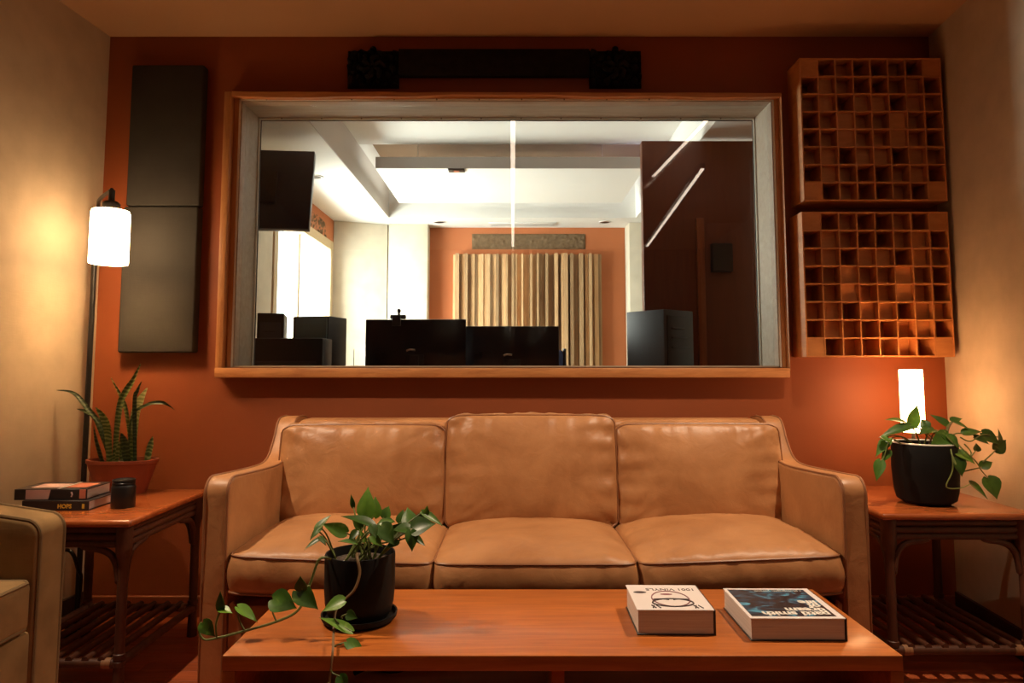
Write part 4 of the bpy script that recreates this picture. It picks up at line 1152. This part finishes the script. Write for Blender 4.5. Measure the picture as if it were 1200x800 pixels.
# ================================================================== SIDE TABLES
def side_table(x0, x1, y0, y1, label):
    t = thing('side_table', ((x0 + x1) / 2, (y0 + y1) / 2, 0), label, 'side table', 'dark rattan side tables')
    z = SZ
    ov = 0.016
    top = to_obj('top', box(x0 - ov, x1 + ov, y0 - ov, y1 + ov, z - 0.022, z, 0.009, 3), M_SIDE, t)
    # apron of two round rails per side
    legs = [(x0 + 0.02, y0 + 0.02), (x1 - 0.02, y0 + 0.02), (x0 + 0.02, y1 - 0.02), (x1 - 0.02, y1 - 0.02)]
    for lx, ly in legs:
        leg = to_obj('leg', lathe([(0, 0), (0.018, 0), (0.017, 0.04), (0.015, 0.10), (0.0155, 0.25), (0.0165, 0.262), (0.0155, 0.274), (0.0155, 0.40), (0.019, 0.425), (0.024, 0.44), (0.025, z - 0.022), (0, z - 0.022)], (lx, ly, 0), 16), M_RATT, t)
        for zz in (0.108, 0.13): to_obj('binding', lathe([(0.0155, 0), (0.0185, 0.002), (0.0185, 0.016), (0.0155, 0.018)], (lx, ly, zz - 0.012), 14), M_RATT, leg)
    for (ax, ay), (bx, by) in ((legs[0], legs[1]), (legs[2], legs[3]), (legs[0], legs[2]), (legs[1], legs[3])):
        for zz, rr in ((z - 0.034, 0.0125), (z - 0.058, 0.0125), (z - 0.080, 0.0115)):
            to_obj('apron_rail', tube([(ax, ay, zz), (bx, by, zz)], rr, 10), M_RATT, t)
        # curved brackets in the corners
        for (px_, py_), (qx, qy) in (((ax, ay), (bx, by)), ((bx, by), (ax, ay))):
            d = Vector((qx - px_, qy - py_, 0)).normalized()
            P0 = Vector((px_, py_, 0)) + d * 0.012
            zt_ = z - 0.088
            path = smooth_path([P0 + Vector((0, 0, zt_ - 0.115)), P0 + d * 0.004 + Vector((0, 0, zt_ - 0.085)), P0 + d * 0.012 + Vector((0, 0, zt_ - 0.050)), P0 + d * 0.030 + Vector((0, 0, zt_ - 0.024)), P0 + d * 0.060 + Vector((0, 0, zt_ - 0.010)), P0 + d * 0.100 + Vector((0, 0, zt_ - 0.004)), P0 + d * 0.125 + Vector((0, 0, zt_ + 0.004))], 4)
            to_obj('bracket', tube(path, [0.007] + [0.011] * (len(path) - 3) + [0.009, 0.006], 8), M_RATT, t)
    # lower shelf of rods
    zs = 0.105
    for (ax, ay), (bx, by) in ((legs[0], legs[1]), (legs[2], legs[3]), (legs[0], legs[2]), (legs[1], legs[3])):
        rail = to_obj('shelf_rail', tube([(ax, ay, zs), (bx, by, zs)], 0.0145, 12), M_RATT, t)
        d = Vector((bx - ax, by - ay, 0)).normalized()
        if abs(d.x) > 0.5:
            for pp in (Vector((ax, ay, zs)) + d * 0.03, Vector((bx, by, zs)) - d * 0.05):
                to_obj('binding', tube([pp, pp + d * 0.028], 0.0165, 12), M_BIND, rail)
    nrod = 7
    rod = None
    for i in range(nrod):
        xx = x0 + 0.02 + (x1 - x0 - 0.04) * (i + 1) / (nrod + 1)
        if rod is None:
            rod = to_obj('shelf_rod', tube([(0, y0 + 0.01, zs + 0.012), (0, y1 - 0.01, zs + 0.012)], 0.0115, 10), M_RATT, t)
            rod.location = (xx, 0, 0)
        else: inst(rod, 'shelf_rod', t, (xx, 0, 0))
    return t
lt = onz(153, 610, SZ)
LTX1 = lt.x; LTY0 = lt.y
side_table(LTX1 - 0.465, LTX1 - 0.016, LTY0 + 0.016, LTY0 + 0.565, 'dark rattan side table between the armchair and the sofa')
rt = onz(1034, 602, SZ)
side_table(rt.x + 0.016, rt.x + 0.50, rt.y + 0.016, rt.y + 0.54, 'dark rattan side table under the glowing table lamp')

# ------------------------------------------------------------------ snake plant
sp0 = onz(142, 577, SZ)
SRb = 30.5 / F_PX * sp0.y * 0.93; SRt = 43.5 / F_PX * sp0.y * 0.93
SH = Zp(540, sp0.y - 0.06) - SZ
snk = thing('potted_snake_plant', (sp0.x, sp0.y, SZ), 'snake plant in a terracotta pot on the left side table', 'potted plant')
to_obj('pot', lathe([(0, 0), (SRb * 0.97, 0), (SRb, 0.006), (SRt * 0.96, SH - 0.016), (SRt * 0.965, SH - 0.014), (SRt, SH - 0.012), (SRt, SH), (SRt * 0.94, SH), (SRt * 0.92, SH - 0.02), (0, SH - 0.02)], (sp0.x, sp0.y, SZ), 44, 1.0, 0.62), M_TERRA, snk)
to_obj('soil', lathe([(SRt * 0.92, 0), (SRt * 0.5, 0.008), (0, 0.010)], (sp0.x, sp0.y, SZ + SH - 0.018), 24, 1.0, 0.62), M_SOIL, snk)
def blade(pts, wpx, mat, dY=0.0, tw=0.3):
    Y = sp0.y + dY
    P = smooth_path([at(x, y, Y + 0.02 * i * (1 if dY >= 0 else -1) * 0.5) for i, (x, y) in enumerate(pts)], 6)
    n = len(P); w = wpx / F_PX * Y / 2 * 0.88
    bm = bmesh.new(); rows = []
    for i, p in enumerate(P):
        t = i / (n - 1)
        a = P[max(i - 1, 0)]; b = P[min(i + 1, n - 1)]
        ax = (b - a).normalized()
        nr = Vector((math.sin(tw * (1 + t)), -math.cos(tw * (1 + t)), 0.25)); nr = (nr - ax * nr.dot(ax)).normalized()
        sd = ax.cross(nr)
        ww = w * (0.72 + 0.28 * math.sin(math.pi * min(1, t * 1.1))) * min(1, (1 - t) * 3.2 + 0.02) ** 0.7
        rows.append([bm.verts.new(p + sd * ww * k + nr * (0.45 * ww * (abs(k) ** 2))) for k in (-1, -0.5, 0, 0.5, 1)])
    for A, B in zip(rows, rows[1:]):
        for k in range(4): bm.faces.new((A[k], A[k + 1], B[k + 1], B[k]))
    bmesh.ops.solidify(bm, geom=bm.faces[:], thickness=0.0022)
    to_obj('leaf', bm, mat, snk, ang=70)
for pts, w, m_, dY, tw in [
    ([(134, 545), (140, 480), (147, 460), (155, 447), (165, 426)], 8, M_SNAKE, 0.0, 0.2), ([(157, 545), (150, 487), (144, 467), (130, 442)], 7, M_SNAKE, 0.02, -0.3),
    ([(129, 548), (127, 507), (122, 490), (112, 477)], 9, M_SNAKE, -0.02, 0.1), ([(124, 548), (116, 522), (110, 499)], 9, M_SNAKED, -0.03, -0.4),
    ([(130, 545), (121, 505), (103, 480), (86, 461), (66, 457)], 7, M_SNAKED, 0.0, 0.6), ([(132, 545), (113, 493), (102, 483), (90, 479)], 6, M_SNAKED, 0.02, 0.5),
    ([(151, 545), (155, 491), (172, 475), (192, 472), (205, 480)], 6, M_SNAKED, 0.0, -0.5), ([(155, 545), (160, 490), (166, 470), (173, 454)], 15, M_SNAKEP, 0.03, -0.2),
    ([(158, 545), (157, 472), (160, 458), (166, 446)], 6, M_SNAKED, 0.0, 0.8), ([(150, 545), (146, 522), (142, 507)], 10, M_SNAKED, -0.02, 0.3),
    ([(172, 545), (175, 528), (179, 511)], 8, M_SNAKE, 0.0, 0.2), ([(137, 545), (139, 528), (141, 516)], 6, M_SNAKE, -0.03, 0.0), ([(145, 545), (144, 525), (147, 512)], 8, M_SNAKE, 0.02, 0.0),
]: blade(pts, w, m_, dY, tw)

# ------------------------------------------------------------------ candle jar
jp = onz(144, 594, SZ)
JR = 14.2 / F_PX * jp.y * 0.90
JH = Zp(561, jp.y) - SZ
t = thing('candle_jar', (jp.x, jp.y, SZ), 'black lidded candle jar on the left side table', 'jar')
to_obj('glass', lathe([(0, 0), (JR * 0.92, 0), (JR, 0.006), (JR, JH * 0.72), (JR * 0.93, JH * 0.80), (JR * 0.88, JH * 0.82), (0, JH * 0.82)], (jp.x, jp.y, SZ), 32), M_JAR, t)
to_obj('lid', lathe([(JR * 0.86, 0), (JR * 0.95, 0.001), (JR * 0.95, 0.006), (JR * 0.90, 0.008), (JR * 0.95, 0.010), (JR * 0.95, JH * 0.17), (JR * 0.88, JH * 0.18), (JR * 0.84, JH * 0.15), (0, JH * 0.15)], (jp.x, jp.y, SZ + JH * 0.82), 32), M_JAR, t)

# ------------------------------------------------------------------ books
def book(name, M, w, d, h, cover, label, spine_side=1, back=None, ct=0.003):
    """local: x width, y depth, z up, origin at the lower front-left corner; spine on the right (1), left (-1) or front (0)"""
    t = thing(name, M.translation, label, 'book')
    to_obj('pages', tf(box(0.003, w - 0.003, 0.003, d - 0.003, ct, h - ct), M), M_PAGES, t, smooth=False)
    to_obj('front_cover', tf(box(0, w, 0, d, h - ct, h, 0.0008, 1), M), cover, t)
    to_obj('back_cover', tf(box(0, w, 0, d, 0, ct, 0.0008, 1), M), back or cover, t)
    sp = {1: (w - 0.002, w + 0.002, 0, d), -1: (-0.002, 0.002, 0, d), 0: (0, w, -0.002, 0.002)}[spine_side]
    to_obj('spine', tf(box(sp[0], sp[1], sp[2], sp[3], 0, h, 0.0008, 1), M), back or cover, t)
    return t
# white book, upside down to the viewer
f0 = onz(747, 744, TZ); f1 = onz(838, 744, TZ)
bw_ = f1.x - f0.x
bh = at(790, 714, f0.y).z - TZ
back0 = onz(776, 685, TZ + bh)
bd = back0.y - f0.y
M = Matrix.Translation((f0.x, f0.y, TZ)) @ Matrix.Rotation(R(-1.0), 4, 'Z')
t = book('thick_book', M, bw_, bd, bh, M_COVW, 'thick white-covered book with a drawn face, beside the blue book', 1, M_COVB)
zt_ = bh + 0.0002
UD = lambda x, y: M @ Matrix.Translation((x, y, zt_)) @ Matrix.Rotation(math.pi, 4, 'Z')
to_obj('title', text_bm('1001 VINYLS', 0.0225, UD(bw_ * 0.94, bd * 0.84)), M_INK, t, smooth=False)
def oval(cx, cy_, rx, ry_, r=0.0018, a0=0, a1=2 * math.pi, n=28):
    full = abs(a1 - a0 - 2 * math.pi) < 1e-6
    pts = [M @ Vector((cx + rx * math.cos(a0 + (a1 - a0) * i / n), cy_ + ry_ * math.sin(a0 + (a1 - a0) * i / n), zt_)) for i in range(n if full else n + 1)]
    return tube(pts, r, 5, full)
to_obj('face_outline', join(oval(bw_ * 0.52, bd * 0.42, bw_ * 0.25, bd * 0.30, 0.0016)), M_INKR, t)
to_obj('glasses', join(oval(bw_ * 0.52, bd * 0.26, bw_ * 0.27, bd * 0.15, 0.0022)), M_INK, t)
to_obj('brow', join(oval(bw_ * 0.38, bd * 0.36, bw_ * 0.11, bd * 0.04, 0.002, 0.2, 2.6, 10), oval(bw_ * 0.66, bd * 0.36, bw_ * 0.11, bd * 0.04, 0.002, 0.5, 2.9, 10)), M_INK, t)
to_obj('lips', tf(lathe([(0, 0.0004), (bw_ * 0.08, 0.0002), (bw_ * 0.085, 0)], (0, 0, 0), 16, 1, 0.45), M @ Matrix.Translation((bw_ * 0.50, bd * 0.60, zt_))), M_INKR, t)
to_obj('sticker', tf(lathe([(0, 0.0004), (bw_ * 0.085, 0.0003), (bw_ * 0.09, 0)], (0, 0, 0), 16, 1, 0.55), M @ Matrix.Translation((bw_ * 0.15, bd * 0.68, zt_))), M_INK, t)
for sx_ in (0.25, 0.80):
    to_obj('collar_sketch', join(*[tube([M @ Vector((bw_ * (sx_ + 0.03 * k), bd * 0.16, zt_)), M @ Vector((bw_ * (sx_ + 0.03 * k + (0.04 if k % 2 else -0.03)), bd * 0.06, zt_))], 0.0018, 5) for k in range(-1, 2)]), M_INK, t)
# blue book
g0 = onz(880, 751, TZ); g1 = onz(991, 750, TZ)
gw = g1.x - g0.x
gh = at(935, 724, g0.y).z - TZ
gd = onz(900, 689, TZ + gh).y - g0.y
M = Matrix.Translation((g0.x, g0.y, TZ)) @ Matrix.Rotation(R(-0.5), 4, 'Z')
t = book('large_book', M, gw, gd, gh, M_COVW, 'large hardback book with a blue and black cover on the coffee table', 1, M_COVB)
to_obj('cover_print', tf(box(0.008, gw - 0.016, 0.012, gd - 0.012, gh - 0.0004, gh + 0.0004), M), M_BLUEP, t, smooth=False)
zt_ = gh + 0.0006
UD = lambda x, y: M @ Matrix.Translation((x, y, zt_)) @ Matrix.Rotation(math.pi, 4, 'Z')
for i, s in enumerate(('patti smith', 'dream', 'of', 'life')):
    to_obj('title', text_bm(s, 0.036, UD(gw - 0.022, 0.040 + 0.0255 * i), bold=0.0012), M_INKW, t, smooth=False)
to_obj('subtitle', text_bm('a photographic portrait', 0.0125, UD(gw - 0.024, gd - 0.020)), M_INKW, t, smooth=False)
# two books on the left side table
h0 = onz(104, 598, SZ)
bkh = 0.032
bwid = 0.225
M = Matrix.Translation((h0.x - bwid, h0.y, SZ)) @ Matrix.Rotation(R(0), 4, 'Z')
t = book('dark_book', M, bwid, 0.16, bkh, M_COVB, 'black book with yellow spine lettering, bottom of the pair by the jar', 0, M_COVB)
SPM = lambda x, z: M @ Matrix.Translation((x, -0.0024, z)) @ Matrix.Rotation(R(90), 4, 'X')
to_obj('spine_lettering', text_bm('HOPS', 0.019, SPM(bwid - 0.105, 0.008), bold=0.0006), M_INKY, t, smooth=False)
to_obj('spine_emblem', tf(box(bwid - 0.022, bwid - 0.014, -0.0030, -0.0020, 0.007, 0.022), M), M_INKY, t, smooth=False)
k1_ = at(100, 588, h0.y + 0.012)
w2_ = k1_.x - Xp(17, 580, h0.y + 0.012)
M = Matrix.Translation((k1_.x - w2_, h0.y + 0.012, SZ + bkh + 0.0002)) @ Matrix.Rotation(R(2), 4, 'Z')
h2_ = 0.036
t = book('patterned_book', M, w2_, 0.15, h2_, M_COVB, 'black and pink patterned book on top of the pair by the snake plant', 0, M_COVB)
for a, b in ((0.16, 0.50),):
    to_obj('spine_print', tf(prism([(w2_ * a, 0.002), (w2_ * (b - 0.03), 0.002), (w2_ * b, h2_ - 0.002), (w2_ * a, h2_ - 0.002)], 'Y', -0.0032, -0.0021), M), M_COVP, t, smooth=False)
to_obj('spine_print', tf(box(w2_ * 0.90, w2_ * 0.985, -0.0032, -0.0021, 0.004, h2_ - 0.002), M), M_INKO, t, smooth=False)
to_obj('spine_print', tf(tube([(w2_ * 0.79, -0.0026, 0.010), (w2_ * 0.80, -0.0026, 0.018), (w2_ * 0.785, -0.0026, 0.026)], 0.0025, 5), M), M_COVP, t, smooth=False)
to_obj('cover_print', tf(box(w2_ * 0.14, w2_ * 0.55, 0.03, 0.11, h2_, h2_ + 0.0006), M), M_COVP, t, smooth=False)
to_obj('cover_print', tf(box(w2_ * 0.62, w2_ * 0.92, 0.03, 0.12, h2_, h2_ + 0.0006), M), M_INKO, t, smooth=False)
to_obj('cover_print', tf(box(w2_ * 0.57, w2_ * 0.60, 0.005, 0.145, h2_, h2_ + 0.0006), M), M_INKW, t, smooth=False)

# ================================================================== LAMPS
# floor lamp in the left corner
fy = 2.885
pt = at(110, 318, fy)
px0 = pt.x
s_top, s_bot = at(130, 247, fy - 0.185), at(127, 309, fy - 0.185)
shx = (s_top.x + s_bot.x) / 2
t = thing('floor_lamp', (px0, fy, 0), 'black floor lamp with a glowing white shade in the left corner', 'lamp')
to_obj('base', lathe([(0, 0), (0.062, 0), (0.062, 0.012), (0.054, 0.018), (0.015, 0.022), (0, 0.022)], (px0 + 0.008, fy + 0.022, 0), 40), M_BMET, t)
hz = Zp(238, fy)
sy_ = fy - 0.185
to_obj('pole', tube([(px0, fy, 0.02), (px0, fy, s_bot.z), (px0, fy, hz - 0.03)] , 0.0105, 12), M_BMET, t)
to_obj('hook_arm', tube(smooth_path([(px0, fy, hz - 0.035), (px0 + 0.005, fy, hz - 0.010), (px0 + 0.04, fy - 0.05, hz + 0.005), (shx, sy_, hz + 0.010)], 5), 0.0075, 10), M_BMET, t)
SW = 24.2 / F_PX * sy_ * 0.87
to_obj('socket', lathe([(0, -0.005), (0.032, -0.005), (0.032, 0.028), (0.026, 0.036), (0.012, 0.038), (0.012, 0.082), (0, 0.082)], (shx, sy_, s_top.z), 20), M_BMET, t)
to_obj('shade', lathe([(0.02, s_top.z - s_bot.z), (SW * 0.94, s_top.z - s_bot.z), (SW, s_top.z - s_bot.z - 0.012), (SW, 0.008), (SW * 0.985, 0.0), (SW * 0.95, 0.0), (SW * 0.95, 0.01), (SW * 0.94, s_top.z - s_bot.z - 0.008), (0.02, s_top.z - s_bot.z - 0.006)], (shx, sy_, s_bot.z), 40), M_SHADE1, t)
bd_ = bpy.data.lights.new('bulb', 'POINT')
bd_.energy, bd_.color, bd_.shadow_soft_size = BULB, (1.0, 0.60, 0.27), 0.045
bo = bpy.data.objects.new('bulb_light', bd_)
COL.objects.link(bo)
bo.parent = t
bo.location = Vector((shx, sy_, s_bot.z + 0.115)) - Vector((px0, fy, 0))
cdp = [(78, 644, 2.79), (86, 650, 2.795), (92, 668, 2.80), (95, 680, 2.81)]
cpts = V(cdp)
solo('power_cord', tube(smooth_path([(cpts[0].x - 0.008, 2.70, cpts[0].z + 0.015)] + cpts + [(cpts[-1].x + 0.0, 2.79, 0.05), (cpts[-1].x - 0.01, 2.80, 0.008), (cpts[-1].x - 0.03, 2.76, 0.008)], 5), 0.007, 8), M_BMET, 'black power cord drooping under the left side table', 'cord')
# table lamp on the right side table
ly = rt.y + 0.40
l0, l1 = at(1067, 433, ly), at(1067, 506, ly)
LW = 14.2 / F_PX * ly * 0.87
t = thing('table_lamp', (l0.x, ly, SZ), 'slim table lamp with a glowing white cylinder shade behind the potted pothos', 'lamp')
to_obj('base', lathe([(0, 0), (0.055, 0), (0.055, 0.010), (0.045, 0.016), (0.008, 0.018), (0, 0.018)], (l0.x, ly, SZ), 30), M_BMET, t)
to_obj('stem', tube([(l0.x, ly, SZ + 0.015), (l0.x, ly, l1.z + 0.03)], 0.007, 10), M_BMET, t)
hL = l0.z - l1.z
to_obj('shade', lathe([(0.008, 0.012), (LW * 0.92, 0.006), (LW, 0.0), (LW, hL - 0.004), (LW * 0.985, hL), (LW * 0.93, hL), (LW * 0.92, 0.012), (0.008, 0.016)], (l0.x, ly, l1.z), 36), M_SHADE2, t)

# ================================================================== ARMCHAIR (faces right, mostly outside the frame)
AX = Xp(75, 640, 2.035)
af, ab = AX, AX - 0.58
ay1, ay0 = 2.04, 1.16
ach = thing('armchair', ((af + ab) / 2, (ay0 + ay1) / 2, 0), 'khaki upholstered armchair cut off at the left edge', 'armchair')
AZ = Zp(602, 1.98)
def chair_arm(y0, y1):
    pr = [(af, 0.05), (af, AZ - 0.05)]
    for k in range(1, 6):
        a = k * math.pi / 2 / 5
        pr.append((af - 0.045 + 0.045 * math.cos(a), AZ - 0.05 + 0.045 * math.sin(a)))
    pr += [(af - 0.20, AZ + 0.018), (af - 0.40, AZ + 0.022), (ab, AZ + 0.02), (ab, 0.05)]
    arm = to_obj('arm', prism(pr, 'Y', y0, y1, 0.014, 4), M_KHAKI, ach, ang=50)
    for yy in (y0 + 0.008, y1 - 0.008):
        to_obj('piping', tube([(a - (0.0 if i else 0.002), yy, b) for i, (a, b) in enumerate(pr[:-1])], 0.0048, 6), M_KPIPE, arm)
chair_arm(ay1 - 0.115, ay1)
chair_arm(ay0, ay0 + 0.115)
to_obj('base', box(ab + 0.02, af - 0.012, ay0 + 0.10, ay1 - 0.10, 0.05, 0.33, 0.01), M_KHAKI, ach)
to_obj('back', box(ab, ab + 0.15, ay0 + 0.11, ay1 - 0.11, 0.05, AZ + 0.16, 0.03, 4), M_KHAKI, ach)
def kcush():
    ya, yb = ay0 + 0.122, ay1 - 0.122
    xa, xb = ab + 0.15, af - 0.002
    bm = box(xa, xb, ya, yb, 0.335, 0.468, 0.022, 4)
    o = to_obj('seat_cushion', bm, M_KHAKI, ach, ang=60)
    for zz in (0.345, 0.462):
        to_obj('piping', tube([(xa + 0.01, ya + 0.004, zz), (xb - 0.02, ya + 0.003, zz), (xb - 0.004, ya + 0.02, zz), (xb - 0.002, (ya + yb) / 2, zz), (xb - 0.004, yb - 0.02, zz), (xb - 0.02, yb - 0.003, zz), (xa + 0.01, yb - 0.004, zz)], 0.005, 6), M_KPIPE, o)
kcush()
for x in (ab + 0.05, af - 0.06):
    for y in (ay0 + 0.06, ay1 - 0.06): to_obj('leg', box(x - 0.02, x + 0.02, y - 0.02, y + 0.02, 0, 0.055, 0.004), M_LEGW, ach)
